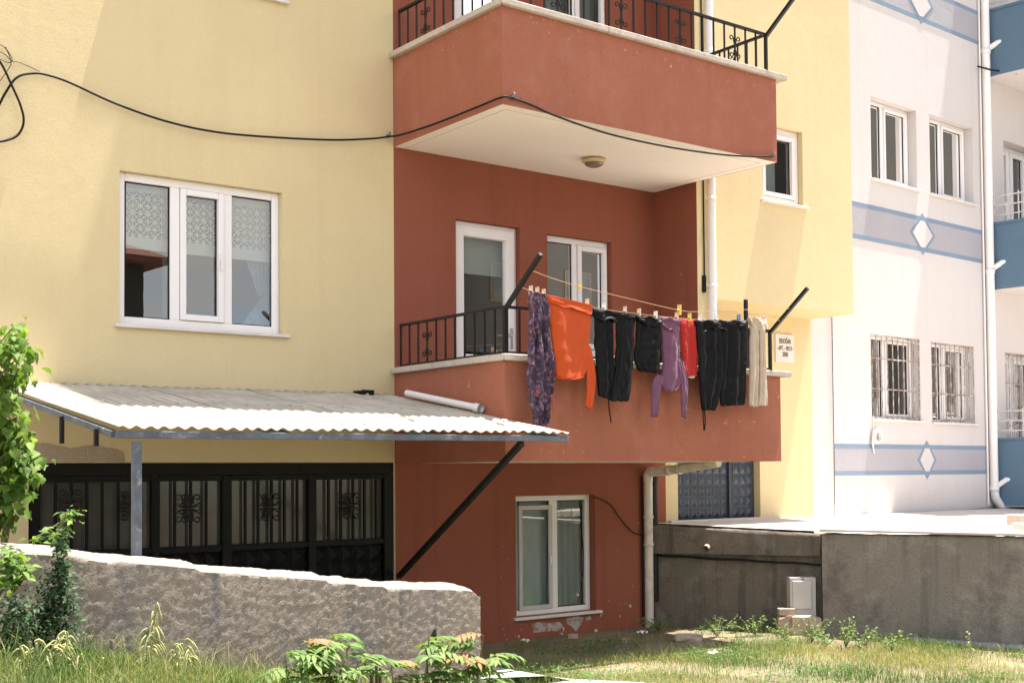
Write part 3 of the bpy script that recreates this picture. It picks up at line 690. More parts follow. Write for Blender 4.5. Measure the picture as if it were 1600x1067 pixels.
# things lying on it
p0, p1 = Vector((-.13, -.40, rz(-.13, -.40)+.062+.026)), Vector((-.125, -1.50, rz(-.12, -1.50)+.062+.026))
pv = MB(); d_ = (p1-p0).normalized()
pv.tube([p0, p1-d_*.10], .030, 16, cap=False); pv.tube([p1-d_*.10, p1-d_*.08, p1], [.030, .038, .038], 16, cap=False)
pv.tube([p0+d_*.001, p1-d_*.002], .025, 16, cap=False)
q = pv.build('plastic_pipe', M['pvc'], fix=False); tag(q, 'loose white plastic pipe lying on the canopy against the balcony', 'pipe')
mb = MB(); p = at(455, 623.5, Z=rz(-1.2, -.06)+.05); mb.box(p.x-.09, -.14, p.z-.02, p.x+.09, -.06, p.z+.01); mb.box(p.x-.02, -.13, p.z+.01, p.x+.10, -.08, p.z+.02)
tag(mb.build('scrap_piece', M['cable'], bevel=.006), 'flat black scrap lying at the top of the canopy below the big window', 'scrap')

# ================================================================== white neighbouring building
a34 = R(3.4); UW = Vector((math.cos(a34), math.sin(a34), 0)); NW = Vector((math.sin(a34), -math.cos(a34), 0)); OW = Vector((6.55, 0, 0))
wb_ = thing('white_building', 'white apartment building with blue and grey painted bands and blue balconies', 'apartment building', (6.55, 0, 1.1))
mb = MB()
INS = .13
W1 = [(.93, 2.035, 5.505, 6.585), (2.37, 3.53, 5.50, 6.60)]; W0_ = [(.84, 2.02, 2.365, 3.465), (2.31, 3.455, 2.355, 3.45)]
holes = [h+(INS,) for h in W1+W0_]+[(4.43, 5.5, 4.45, 6.57, .2), (4.35, 5.5, 1.45, 3.42, .2)]
holes += [(h[0], h[1], h[2]+3.15, h[3]+3.15, INS) for h in W1]
panel(mb, OW, UW, NW, 0, 9, 1.14, 16, holes)
Pw_ = lambda s, z, d=0: OW+UW*s+Z*z+NW*d
mb.quad(Vector((6.13, .012, 1.0)), Vector((6.555, .012, 1.0)), Vector((6.555, .012, 16)), Vector((6.13, .012, 16)))
mb.quad(Pw_(9, 1), Pw_(9, 16), Pw_(9, 16, -9), Pw_(9, 1, -9)); mb.quad(Pw_(0, 1, -9), Pw_(9, 1, -9), Pw_(9, 16, -9), Pw_(0, 16, -9)); mb.quad(Pw_(-.4, 16, -.02), Pw_(9, 16, 0), Pw_(9, 16, -9), Pw_(-.4, 16, -9))
mb.build('facade_wall', M['white_wall'], wb_)
mb = MB(); mb.prism([Pw_(1.55, 1.0, .004), Pw_(4.2, 1.0, .004), Pw_(4.2, 1.20, .004), Pw_(3.70, 1.165, .004), Pw_(1.60, 1.09, .004)], -NW*.02); mb.build('plinth', M['plinth'], wb_)
def band(z0, z1, dia):
    t = .058; e = .004
    b = MB(); b.obox(Pw_(1.87, (z0+z1)/2, 0), UW*1.865, Z*((z1-z0)/2-t), NW*e); o = b.build('painted_band', M['band_grey'], wb_)
    b = MB()
    for zc in (z0+t/2, z1-t/2): b.obox(Pw_(1.87, zc, 0), UW*1.865, Z*t/2, NW*(e+.001))
    c, zz = dia; zm = (z0+z1)/2
    hw, hz = (.24, .26) if z0 < 3 else (.32, .285)
    b.prism([Pw_(c-hw, zm, .007), Pw_(c, zm-hz, .007), Pw_(c+hw, zm, .007), Pw_(c, zm+hz, .007)], -NW*.005)
    b.build('blue_stripe', M['band_blue'], o)
    b = MB(); wx, wz = hw-.065, hz-.105
    b.prism([Pw_(c-wx, zm, .009), Pw_(c-.05, zm-wz, .009), Pw_(c+.05, zm-wz, .009), Pw_(c+wx, zm, .009), Pw_(c+.05, zm+wz, .009), Pw_(c-.05, zm+wz, .009)], -NW*.004)
    b.build('diamond', M['white_wall'], o)
band(1.64, 2.04, (2.15, 0)); band(4.67, 5.145, (2.14, 0)); band(7.85, 8.34, (2.20, 0))
def grille(win, P, a0, a1, b0, b1, seed):
    g = MB(); n_ = 9
    for i in range(n_+1):
        a = a0+.01+(a1-a0-.02)*i/n_; g.tube([P(a, b0+.005, INS-.008), P(a+.004*math.sin(seed+i), (b0+b1)/2, INS-.006), P(a, b1-.005, INS-.008)], .0075, 6)
    for zz in (b0+.02, b0+.36*(b1-b0), b0+.72*(b1-b0), b1-.02): g.bar(P(a0, zz, INS-.016), P(a1, zz, INS-.016), .006, .018)
    g.build('grille', M['rust'], win)
for i, h in enumerate(W1+W0_):
    mid = h[0]+(h[1]-h[0])*.42
    fr_a1 = h[1]
    win, P = window(wb_, OW, UW, NW, *h, INS, [(h[0]+.045, mid-.03, 0), (mid+.03, h[1]-.05, .035)], fw=.045, sill=True, sill_over=.03)
    if i >= 2: grille(win, P, *h, i)
for (a0, a1, b0, b1) in ((4.43, 5.5, 4.45, 6.57), (4.35, 5.5, 1.45, 3.42)):
    win, P = window(wb_, OW, UW, NW, a0, a1, b0, b1, .2, [(a0+.06, a0+.5, .07), (a0+.56, a1-.06, .07)], fw=.06, sill=False)
    if b0 < 3: grille(win, P, a0, a1, b0+.4, b1, 3)
def bbal(z0, z1):
    s0, s1, d = 3.95, 8.0, 1.25
    b = MB(); t = .12
    b.obox(Pw_(s0+t/2, (z0+z1)/2, d/2), UW*t/2, Z*(z1-z0)/2, NW*d/2); b.obox(Pw_((s0+s1)/2+t/2, (z0+z1)/2, d-t/2), UW*((s1-s0)/2-t/2), Z*(z1-z0)/2, NW*t/2)
    o = b.build('blue_balcony', M['blue'], wb_, fix=True)
    b = MB(); b.obox(Pw_((s0+s1)/2, z0+.06, d/2), UW*((s1-s0)/2-.002), Z*.068, NW*(d/2-.002)); b.build('slab', M['white_wall'], o)
    b = MB(); b.obox(Pw_(s0+t/2, z1+.018, d/2+.01), UW*(t/2+.02), Z*.017, NW*(d/2+.01)); b.build('coping', M['blue'], o)
    r = MB()
    for zz in (z1+.28, z1+.14, z1+.42): r.tube([Pw_(s0+.06, zz, .03), Pw_(s0+.06, zz, d-.05), Pw_(s1, zz, d-.05)], .011, 6)
    for q in range(4): r.tube([Pw_(s0+.06, z1, .06+q*.37), Pw_(s0+.06, z1+.46, .06+q*.37)], .010, 6)
    for q in range(8): r.tube([Pw_(s0+.5+q*.45, z1, d-.05), Pw_(s0+.5+q*.45, z1+.46, d-.05)], .010, 6)
    scrolls(r, Pw_(s0+.06, z1+.21, .25), NW, 1.0, .006)
    r.build('railing', M['whitemetal'], o)
bbal(1.18, 2.12); bbal(4.30, 5.24); bbal(7.41, 8.36); bbal(10.5, 11.4)
pm = MB(); ps = 3.83
pm.tube([Pw_(ps, 15.8, .07), Pw_(ps, 1.42, .07), Pw_(ps+.02, 1.30, .075), Pw_(ps+.10, 1.20, .09), Pw_(ps+.32, 1.10, .14), Pw_(ps+.7, 1.03, .2)], .060, 14)
for z in (1.45, 4.58, 7.78):
    pm.tube([Pw_(ps+.02, z, .08), Pw_(ps+.13, z+.10, .18), Pw_(ps+.20, z+.13, .33), Pw_(ps+.20, z+.13, .42)], .040, 12)
    pm.lathe(Pw_(ps, z-.06, .07), [(.06, 0), (.07, 0), (.07, .07), (.06, .07)], 16)
pm.tube([Pw_(ps-.10, 15.8, .03), Pw_(ps-.10, 1.2, .03)], .014, 6)
pm.build('drainpipe', M['pvc'], wb_)['label'] = 'white downpipe at the corner of the blue balconies'
# old cable coil hanging on the white wall
cc = at(1369, 683, Y=.02); 
mb = MB(); r3 = random.Random(3)
c0 = OW+UW*((cc-OW).dot(UW))+Z*cc.z
for k in range(9):
    rx_, rz_ = .06+.035*r3.random(), .07+.03*r3.random(); ph = r3.random()*6
    mb.tube([c0+UW*(rx_*math.cos(t*.42+ph)+.01)+Z*(rz_*math.sin(t*.42+ph)+.02*r3.random())+NW*(.02+.05*k/9+.01*math.sin(t)) for t in range(16)], .007, 5)
for k in range(4):
    mb.tube([c0+UW*(-.05-.012*k)+Z*.02+NW*.03, c0+UW*(-.065-.012*k)+Z*(-.08)+NW*.04, c0+UW*(-.07+.01*k)+Z*(-.15-.02*k)+NW*.03], .007, 5)
mb.tube([c0+UW*(-.03)+Z*.05+NW*.02, c0+UW*(-.04)+Z*.28+NW*.02], .005, 5)
tag(mb.build('cable_coil', M['pegwhite'], off=c0), 'tangled coil of white cable hung under the barred window', 'cable')

# ================================================================== forecourt and retaining walls
A = Vector((3.36, -.03, 0)); B = Vector((4.25, -1.59, 0)); C_ = Vector((4.10, -1.72, 0)); D = Vector((4.547, -3.74, 0)); E = D+(D-C_)*1.6
def tz(x, y): return 1.145+.045*min(0, y)
mb = MB()
poly = [A, B, C_+Vector((.12, 0, 0)), D+Vector((.12, 0, 0)), E+Vector((.12, 0, 0)), Vector((30, E.y, 0)), Vector((30, .3, 0)), Vector((6.5, .05, 0)), Vector((3.42, .0, 0))]
mb.add([Vector((p.x, p.y, tz(p.x, p.y))) for p in poly], [tuple(range(len(poly)))])
tag(mb.build('forecourt', M['terrace'], fix=False), kind='structure')
def rough_wall(name, a, b, ztop0, ztop1, thick, mat, zb=-.2, amp=.012, cap=True, seed=0, nz_=26, endround=0.0, topfn=None, fine=.05, tilt=0.0, big=1.5):
    """rendered masonry wall from a to b; front face on the viewer's side, back thick behind"""
    a = Vector(a); b = Vector(b); u = (b-a).normalized(); n = u.cross(Z); ln = (b-a).length
    if n.dot(CAM-a) < 0: n = -n
    nu = max(6, int(ln/fine)); prof = []
    mb = MB()
    nb = 5
    def fn(i, j):
        s = i/nu*ln; zt = topfn(s) if topfn else ztop0+(ztop1-ztop0)*s/ln
        if j <= nz_:
            z = zb+(zt-tilt-zb)*j/nz_; d = 0
        elif j <= nz_+nb:
            z = zt-tilt*(1-(j-nz_)/nb); d = -thick*(j-nz_)/nb
        else:
            z = zb+(zt-zb)*(1-(j-nz_-nb)/4); d = -thick
        q = noise.noise(Vector((s*1.3, z*1.3, seed)))*amp*big+noise.noise(Vector((s*8, z*8, seed+d*5)))*amp*.15+noise.noise(Vector((s*24, z*24, seed+d*9)))*amp*.28+noise.noise(Vector((s*50, z*50, seed+d*30)))*amp*.55
        if j == nz_ : z -= .012; d -= .006
        if nz_ <= j <= nz_+nb: z += q*.9+.010*max(-.5, noise.noise(Vector((s*5.5, j*.4, seed+40))))
        e = ln-s
        if endround and e < endround:
            k = 1-math.sqrt(max(0, 1-(1-e/endround)**2)); z -= (z-zb)*0+k*.09*(1 if j >= nz_-2 else 0); 
        return a+u*s+Z*z+n*(d+(q if j < nz_ else 0))
    J = nz_+nb+4
    vs = [fn(i, j) for j in range(J+1) for i in range(nu+1)]; m = nu+1
    mb.add(vs, [(j*m+i, j*m+i+1, (j+1)*m+i+1, (j+1)*m+i) for j in range(J) for i in range(nu)], smooth=True)
    for i in (0, nu):
        mb.add([vs[j*m+i] for j in range(J+1)], [tuple(range(J+1))], smooth=False)
    return mb
lwall = thing('retaining_wall', 'dark stained retaining wall beside the basement with a projecting slab edge', 'wall', (3.8, -.8, 0))
rough_wall('w', A, B, 1.115, 1.035, .15, None, amp=.010, seed=4).build('wall', M['dark_concrete'], lwall)
nl = (B-A).normalized().cross(Z); nl = nl if nl.dot(CAM-A) > 0 else -nl
sl = rough_wall('s', A+nl*.07, B+nl*.07, 1.125, 1.045, .08, None, zb=.82, amp=.008, seed=9, nz_=6)
for v in sl.v: 
    if v.z < .95: v.z -= .0
sl.build('slab_edge', M['dark_concrete'], lwall)
mb = MB(); mb.tube([A+nl*.045+Z*.80+(B-A)*(q/12)-Z*(.006*q+.004*math.sin(q*1.7)) for q in range(13)], .013, 8); mb.build('stain_shadow_line', M['cable'], lwall)  # black tube stands in for the stained shadow line under the slab edge
st_ = at(1113, 856, X=(A+(B-A)*.38).x); c0 = A+(B-A)*.34+nl*.06+Z*.90
mb = MB(); mb.tube([c0, c0+nl*.11-Z*.015], .034, 14, cap=False); mb.tube([c0, c0+nl*.11-Z*.015], .027, 14, cap=False); mb.build('weep_pipe', M['brick'], lwall, fix=False)
rwall = thing('retaining_wall', 'long grey rendered retaining wall with a thin pale coping at the right', 'wall', (4.3, -2.7, 0))
rough_wall('w', C_, E, 1.06, 1.09, .14, None, amp=.010, seed=14, fine=.03, nz_=34).build('wall', M['mid_concrete'], rwall)
nr = (D-C_).normalized().cross(Z); nr = nr if nr.dot(CAM-C_) > 0 else -nr
mb = MB(); ur = (E-C_).normalized(); mb.obox((C_+E)/2-nr*.06+Z*1.092, ur*((E-C_).length/2+.01), nr*.095, Z*.013); 
for i in (0,): pass
mb.build('coping', M['terrace'], rwall, bevel=.005)
# pale concrete footing at the foot of the right wall
mb = MB(); f0 = C_.lerp(D, .45); f1 = E
mb.prism([f0+nr*.02+Z*-.1, f1+nr*.02+Z*-.1, f1+nr*.30+Z*-.1, f0+nr*.17+Z*-.1], (0, 0, .175)); mb.build('footing', M['plinth'], rwall, bevel=.02)
# kerb blocks on the forecourt
for (pa, pb, h, nm, lb) in (((1556, 828), (1602, 836), .07, 'kerb_block', 'flat pale kerb block lying in front on the forecourt'), ((1590, 824), (1625, 828), .13, 'kerb_block', 'thicker sandstone block behind on the forecourt edge')):
    pass
t0 = at(1575, 829, Z=1.10)
mb = MB(); mb.obox(t0+Vector((.62, -.42, .035)), Vector((.52, -.36, 0)), Vector((.10, .14, 0)), Z*.038); tag(mb.build('kerb_block', M['terrace'], bevel=.012), 'low pale kerb block on the forecourt by the white building', 'block')
t0 = at(1568, 823, Z=1.10)
mb = MB(); mb.obox(t0+Vector((.85, -.30, .06)), Vector((.52, -.40, 0)), Vector((.10, .13, 0)), Z*.060); tag(mb.build('kerb_block', M['kerb_tan'], bevel=.012), 'brown sandstone block lying behind the low pale kerb', 'block')

# foreground wall by the ramp
FY = -2.75
tops = [(-6.5, 1.42), (-4.46, 1.318), (-4.15, 1.29), (-3.9, 1.24), (-3.55, 1.205), (-3.30, 1.170), (-3.28, 1.150), (-2.89, 1.103), (-2.37, 1.045), (-2.35, 1.022), (-2.14, 1.005), (-2.12, .990), (-1.918, .975), (-1.90, .955), (-1.5, .93), (-1.22, .905), (-1.09, .885)]
def ftop(s):
    x = -6.5+s
    for i in range(len(tops)-1):
        if tops[i][0] <= x <= tops[i+1][0]:
            k = (x-tops[i][0])/(tops[i+1][0]-tops[i][0]); return tops[i][1]*(1-k)+tops[i+1][1]*k
    return tops[-1][1]
fwall = rough_wall('f', (-6.5, FY, 0), (-1.09, FY, 0), 0, 0, .21, None, zb=-.1, amp=.0085, seed=21, nz_=64, endround=.09, topfn=ftop, fine=.02, tilt=.028, big=.5)
o = fwall.build('rough_wall', M['concrete'], off=Vector((-3.4, FY, .3)))
es = o.modifiers.new('edge', 'EDGE_SPLIT'); es.split_angle = R(38)
tag(o, 'rough low rendered wall with a sloping crumbly top in the foreground', 'wall')

# meter cabinet, bricks and stone by the retaining wall
mc = A.lerp(B, .90)+nl*.17
yawc = math.atan2((B-A).y, (B-A).x)
uc = Vector((.80, -.60, 0)); ncab = Vector((-.60, -.80, 0))
pc = at(1255, 936, Y=mc.y)
cab = thing('meter_cabinet', 'grey plastic meter cabinet leaning at the dark retaining wall', 'cabinet', (pc.x, pc.y, .17))
cz0, cz1, cw = .175, .60, .135
base = Vector((pc.x, pc.y, 0))
mb = MB(); mb.obox(base-ncab*.08+Z*(cz0+cz1)/2, uc*cw, ncab*.08, Z*(cz1-cz0)/2); mb.build('cabinet', M['cabinet'], cab, bevel=.006)
mb = MB(); mb.obox(base+ncab*.008+Z*.42-uc*.012, uc*.10, ncab*.010, Z*.145); dd = mb.build('door', M['cabinet'], cab, bevel=.008)
mb = MB(); mb.lathe(base+ncab*.018+Z*.585-uc*.005, [(.001, .004), (.009, .004), (.009, 0)], 12, ncab); mb.build('latch', M['black'], dd)
mb = MB(); k0 = base-uc*.19+ncab*.05
mb.obox(k0+Z*.255, uc*.085, ncab*.05, Z*.035); tag(mb.build('loose_brick', M['brick'], bevel=.006), 'single flat brick on the pale stone left of the cabinet', 'brick')
def rockmesh(c, sx, sy, sz, seed):
    mb = MB(); bm = bmesh.new(); bmesh.ops.create_cube(bm, size=2); bmesh.ops.subdivide_edges(bm, edges=bm.edges, cuts=5, use_grid_fill=True)
    for v in bm.verts:
        q = v.co.copy(); q = q.lerp(q.normalized()*1.2, .25); d = 1+.22*noise.noise(q*1.4+Vector((seed, 0, 0)))
        v.co = Vector((q.x*sx*d, q.y*sy*d, q.z*sz*d))
    idx = {v: i for i, v in enumerate(bm.verts)}
    mb.add([uc*v.co.x+ncab*v.co.y+Z*v.co.z+c for v in bm.verts], [[idx[v] for v in f.verts] for f in bm.faces]); bm.free(); return mb
tag(rockmesh(base-uc*.19+ncab*.06+Z*.11, .095, .06, .105, 3).build('stone_block', M['brick']), 'squared pale stone under the loose brick', 'stone')
tag(rockmesh(base-uc*.0+ncab*.12+Z*.08, .16, .06, .13, 8).build('stone_block', M['rock']), 'broken rounded stone in front of the meter cabinet', 'stone')

# ================================================================== cables on the facade
def poly_smooth(pts, n=6):
    o = []
    P_ = [pts[0]]+list(pts)+[pts[-1]]
    for i in range(1, len(P_)-2):
        p0, p1, p2, p3 = P_[i-1], P_[i], P_[i+1], P_[i+2]
        for k in range(n):
            t = k/n
            o.append(.5*((2*p1)+(-p0+p2)*t+(2*p0-5*p1+4*p2-p3)*t*t+(-p0+3*p1-3*p2+p3)*t**3))
    o.append(pts[-1]); return o
cab_pts = [at(x, y, Y=-.05) for x, y in ((-40, 245), (-5, 172), (10, 143), (27, 121), (52, 115), (75, 118), (110, 130), (180, 162), (260, 190), (340, 207), (430, 215), (520, 219), (580, 217), (606, 214))]
side = [at(x, y, X=-.075) for x, y in ((650, 205),)]
c1 = Vector((-.115, -1.81, at(784, 153, Y=-1.80).z))
cab_pts += [Vector((-.06, -.25, at(630, 210, X=-.06).z)), Vector((-.09, -.85, at(690, 190, X=-.09).z)), Vector((-.105, -1.45, at(746, 168, X=-.1).z)), c1]
cab_pts += [at(x, y, Y=-1.80) for x, y in ((800, 154), (830, 164), (870, 182), (950, 209), (1040, 229), (1120, 241), (1180, 245), (1210, 244))]
mb = MB(); mb.tube(poly_smooth(cab_pts), .0095, 8)
tag(mb.build('utility_cable', M['cable'], off=Vector((-1, -.3, 4.9))), 'thick black cable sagging across the yellow wall and round the upper balcony', 'cable')
mb = MB(); mb.tube(poly_smooth([at(x, y, Y=-.06) for x, y in ((-30, 60), (0, 97), (18, 133), (32, 165), (37, 190), (29, 210), (12, 219), (-10, 220), (-40, 200))]), .0095, 8)
tag(mb.build('utility_cable', M['cable'], off=Vector((-3.6, -.06, 4.8))), 'black cable loop hanging at the left edge of the yellow wall', 'cable')
mb = MB()
for pts in (((-20, 72), (8, 86), (18, 96), (30, 98), (62, 112)), ((0, 70), (10, 78), (17, 97), (12, 110), (-10, 140)), ((-10, 88), (12, 98), (19, 93), (8, 74))):
    mb.tube(poly_smooth([at(x, y, Y=-.03) for x, y in pts]), .003, 5)
tag(mb.build('wire', M['cable'], off=Vector((-3.6, -.03, 5))), 'thin twisted wires tied to the wall above the cable loop', 'wire')
for i, (x, y, Yp) in enumerate(((607, 212, -.03), (801, 151, -1.80), (1208, 243, -1.80))):
    p = at(x, y, Y=Yp); mb = MB(); mb.tube([p+Vector((0, .03, 0)), p, p+Vector((.012, -.015, .012)), p+Vector((.018, -.005, .030)), p+Vector((.004, 0, .034))], .006, 6); mb.obox(p, (.016, 0, 0), (0, .012, 0), (0, 0, .009))
    tag(mb.build('cable_clip', M['frame_steel'], off=p), ('cable clip on the yellow wall edge beside the upper balcony', 'cable clip at the near corner of the upper balcony', 'cable clip at the far right end of the upper balcony')[i], 'clip', 'clips holding the utility cable')
# service cable from the basement window to the drainpipe
mb = MB(); mb.tube(poly_smooth([at(x, y, Y=-.02) for x, y in ((927, 777), (938, 779), (955, 790), (968, 808), (985, 828), (1002, 836), (1012, 836))]), .006, 6)
mb.tube(poly_smooth([Vector((3.18, -.03, z)) for z in (1.65, 1.0, .9, .4, .06)]), .008, 6)
tag(mb.build('service_cable', M['cable'], off=Vector((2.9, -.02, 1.3))), 'black cable looping from the basement window to the drainpipe', 'cable')
mb = MB(); mb.tube(poly_smooth([at(x, y, Y=.05) for x, y in ((905, 782), (909, 830), (912, 880), (908, 915), (903, 942))]), .004, 5)
tag(mb.build('wire', M['cable'], off=at(905, 860, Y=.05)), 'thin dark wire dangling inside the basement window', 'wire')
mb = MB(); 
pts = [at(x, y, Y=-.25) for x, y in ((1240, 531), (1290, 528), (1360, 523), (1450, 540), (1530, 548), (1600, 546))]
mb.tube(poly_smooth(pts), .002, 5)
tag(mb.build('wire', M['cabinet'], off=Vector((6.5, -.3, 3.4))), 'thin pale wire strung across the front of the white building', 'wire')
mb = MB(); mb.tube([Pw_(3.62, 7.50, .05), Pw_(3.84, 7.47, .14), Pw_(4.1, 7.45, .3), Pw_(4.3, 7.62, .9), Pw_(4.5, 7.9, 1.6)], .012, 6)
for q in (.2, .45, .8): mb.tube([Pw_(4.0+q*.4, 7.45+q*.15, .2+q), Pw_(4.0+q*.4, 7.36+q*.15, .2+q)], .006, 5)
tag(mb.build('utility_cable', M['cable'], off=Pw_(4, 7.5, .3)), 'black cable bundle under the blue balcony at the white downpipe', 'cable')

# ================================================================== washing
LY = -1.93
linep = [(813, 450), (830, 455), (853, 461), (925, 480), (1000, 491), (1060, 497), (1100, 500), (1165, 501), (1198, 499)]
rack_end = Vector((3.36, -1.70, 3.08)).lerp(Vector((3.40, -2.151, 3.484)), .28)
start = Vector((-.01, -1.70, 3.08)).lerp(Vector((-.08, -2.256, 3.464)), .42)
mb = MB(); mb.tube(poly_smooth([start]+[at(x, y, Y=LY) for x, y in linep[1:]]+[rack_end], 5), .0027, 6)
tag(mb.build('clothesline', M['rope'], off=Vector((1.6, LY, 3.0))), 'lower orange cord with the laundry pegged to it', 'clothesline')
s2 = Vector((-.01, -1.70, 3.08)).lerp(Vector((-.08, -2.256, 3.464)), .72); e2 = Vector((3.36, -1.70, 3.08)).lerp(Vector((3.40, -2.151, 3.484)), .55)
mb = MB(); mb.tube(poly_smooth([s2]+[at(x, y, Y=-2.08) for x, y in ((860, 434), (906, 448), (980, 466), (1057, 484), (1090, 487), (1165, 484))]+[e2], 5), .0027, 6)
tag(mb.build('clothesline', M['rope'], off=Vector((1.6, -2.08, 3.2))), 'upper orange cord strung empty above the laundry', 'clothesline')

def garment(rows, depth=.03, amp=.014, freq=5.0, seed=0.0, y=LY, nr=44, na=56, vstretch=1.2, open_top=False, taper_top=True, ends=.5, sag=0, jit=.007):
    """closed, softly folded cloth tube. rows: (xl, yl, xr, yr) in photo pixels on the plane y, top to bottom"""
    Ls = [at(r[0], r[1], Y=y) for r in rows]; Rs = [at(r[2], r[3], Y=y) for r in rows]
    cum = [0]
    for i in range(1, len(rows)): cum.append(cum[-1]+((Ls[i]+Rs[i])/2-(Ls[i-1]+Rs[i-1])/2).length)
    tot = cum[-1]
    def smooth(pts, s):
        for i in range(len(cum)-1):
            if cum[i] <= s <= cum[i+1]+1e-9:
                t = (s-cum[i])/max(1e-9, cum[i+1]-cum[i]); p0 = pts[max(0, i-1)]; p1 = pts[i]; p2 = pts[i+1]; p3 = pts[min(len(pts)-1, i+2)]
                return .5*((2*p1)+(-p0+p2)*t+(2*p0-5*p1+4*p2-p3)*t*t+(-p0+3*p1-3*p2+p3)*t**3)
        return pts[-1]
    mb = MB(); vs = []
    for j in range(nr+1):
        t = j/nr; a = smooth(Ls, t*tot); b = smooth(Rs, t*tot); wd = (b-a).length
        a = a+Vector((jit*(noise.noise(Vector((t*9, seed, 1)))+.6*noise.noise(Vector((t*26, seed, 4)))), 0, 0)); b = b+Vector((jit*(noise.noise(Vector((t*9, seed, 2)))+.6*noise.noise(Vector((t*26, seed, 5)))), 0, 0))
        dpt = min(depth*.55, wd*.35)*(min(1, .25+t*5) if taper_top else 1)
        for k in range(na):
            an = 2*math.pi*k/na; u = .5-.5*math.cos(an); side = math.sin(an)
            f = noise.noise(Vector((u*freq+seed*7.3+.5*t, t*vstretch+seed, seed*3.1)))*1.6
            c_ = noise.noise(Vector((u*freq*1.7+seed+.9*t, t*vstretch*1.5+seed, seed*2))); f += 1.1*(.35-min(.35, abs(c_)*1.6))
            c_ = noise.noise(Vector((u*freq*.8+seed-2.2*t, t*2.4+seed, seed*5))); f += .8*(.3-min(.3, abs(c_)*1.8))
            wr = .35*noise.noise(Vector((u*3+seed, t*9, seed+5)))
            envl = .35+.65*min(1, t*3)
            off = -(abs(side)**.6)*(1 if side > 0 else -1)*dpt+(f+wr)*amp*1.55*envl*(1-.35*abs(2*u-1)**4)
            p = a.lerp(b, u); p = p+Vector((0, off, (jit*1.6*noise.noise(Vector((u*5, seed+(.7 if side > 0 else 0), 2))) if t > .85 else 0)-(.018*abs(math.sin(math.pi*sag*u+.3)) if sag else 0)*(1+.8*t*noise.noise(Vector((u*7, seed, 6))))+(.02*t*noise.noise(Vector((u*6, seed, 9))) if sag else 0)))
            vs.append(p)
    n = na
    mb.add(vs, [(j*n+k, j*n+(k+1) % n, (j+1)*n+(k+1) % n, (j+1)*n+k) for j in range(nr) for k in range(n)], smooth=True)
    mb.add(vs[:n], [tuple(range(n))]); 
    return mb
def hang(name, label, cat, x, y, group='laundry on the clothesline'):
    p = at(x, y, Y=LY); return thing(name, label, cat, p, group)
def scarfmat():
    m, n, l, p = newmat('floral_scarf_print')
    v = n.new('ShaderNodeTexCoord').outputs['Object']
    vo = n.new('ShaderNodeTexVoronoi'); vo.inputs['Scale'].default_value = 26
    mp = n.new('ShaderNodeMapping'); mp.inputs['Scale'].default_value = (1.3, 1, .8); 
    ad = n.new('ShaderNodeVectorMath'); ad.operation = 'ADD'
    nn = n.new('ShaderNodeTexNoise'); nn.inputs['Scale'].default_value = 14; l.new(v, nn.inputs['Vector'])
    sc2 = n.new('ShaderNodeVectorMath'); sc2.operation = 'SCALE'; sc2.inputs['Scale'].default_value = .06; l.new(nn.outputs[1], sc2.inputs[0])
    l.new(v, ad.inputs[0]); l.new(sc2.outputs[0], ad.inputs[1]); l.new(ad.outputs[0], mp.inputs[0]); l.new(mp.outputs[0], vo.inputs['Vector'])
    c = ramp(n, l, vo.outputs[0], .12, .55, (.21, .115, .165), (.045, .025, .045))
    c = mixc(n, l, ramp(n, l, nz(n, l, v, 17, 4), .60, .66), c, (.29, .20, .26))
    c = mixc(n, l, ramp(n, l, nz(n, l, v, 5, 3), .62, .68), c, (.42, .10, .05))
    c = mixc(n, l, ramp(n, l, nz(n, l, v, 38, 3), .6, .66), c, (.05, .055, .13))
    l.new(c, p.inputs['Base Color']); p.inputs['Roughness'].default_value = .85; return m
M['scarf'] = scarfmat()
M['orange'] = cloth('orange_cotton', (.56, .075, .010), .8, .1, .05, trans=.12)
M['blackcloth'] = cloth('black_tracksuit_cloth', (.0045, .0042, .0052), .5, .0, .15, spec=.16)
M['purple'] = cloth('mauve_cotton', (.165, .068, .120), .85, .1, .08, trans=.06)
M['redcloth'] = cloth('bright_red_cotton', (.42, .014, .010), .8, .15, .06, trans=.08)
M['beige'] = cloth('beige_striped_cotton', (.50, .40, .30), .85, .2, .10)
# orange shirt
g = hang('orange_shirt', 'bright orange shirt with one sleeve hanging beside the scarf', 'shirt', 890, 465)
garment([(853, 463, 924, 480), (856, 480, 923, 494), (859, 510, 922, 520), (864, 545, 919, 548), (868, 575, 917, 572), (871, 588, 912, 586), (876, 592, 905, 592)], .040, .011, 2.0, 1.3, vstretch=.8).build('body', M['orange'], g, solid=.003)
garment([(852, 461, 925, 478), (853, 467, 925, 484), (855, 474, 923, 492)], .058, .006, 2.5, 5.2, taper_top=False, nr=16).build('fold', M['orange'], g, solid=.003)
garment([(911, 540, 922, 540), (914, 565, 927, 565), (918, 590, 931, 592), (917, 615, 929, 615), (915, 635, 926, 640)], .018, .006, 2, 2.1).build('sleeve', M['orange'], g, solid=.003)
garment([(860, 575, 872, 575), (858, 605, 865, 605), (857, 630, 864, 632)], .014, .005, 2, 2.6, y=LY+.05).build('sleeve', M['orange'], g, solid=.003)
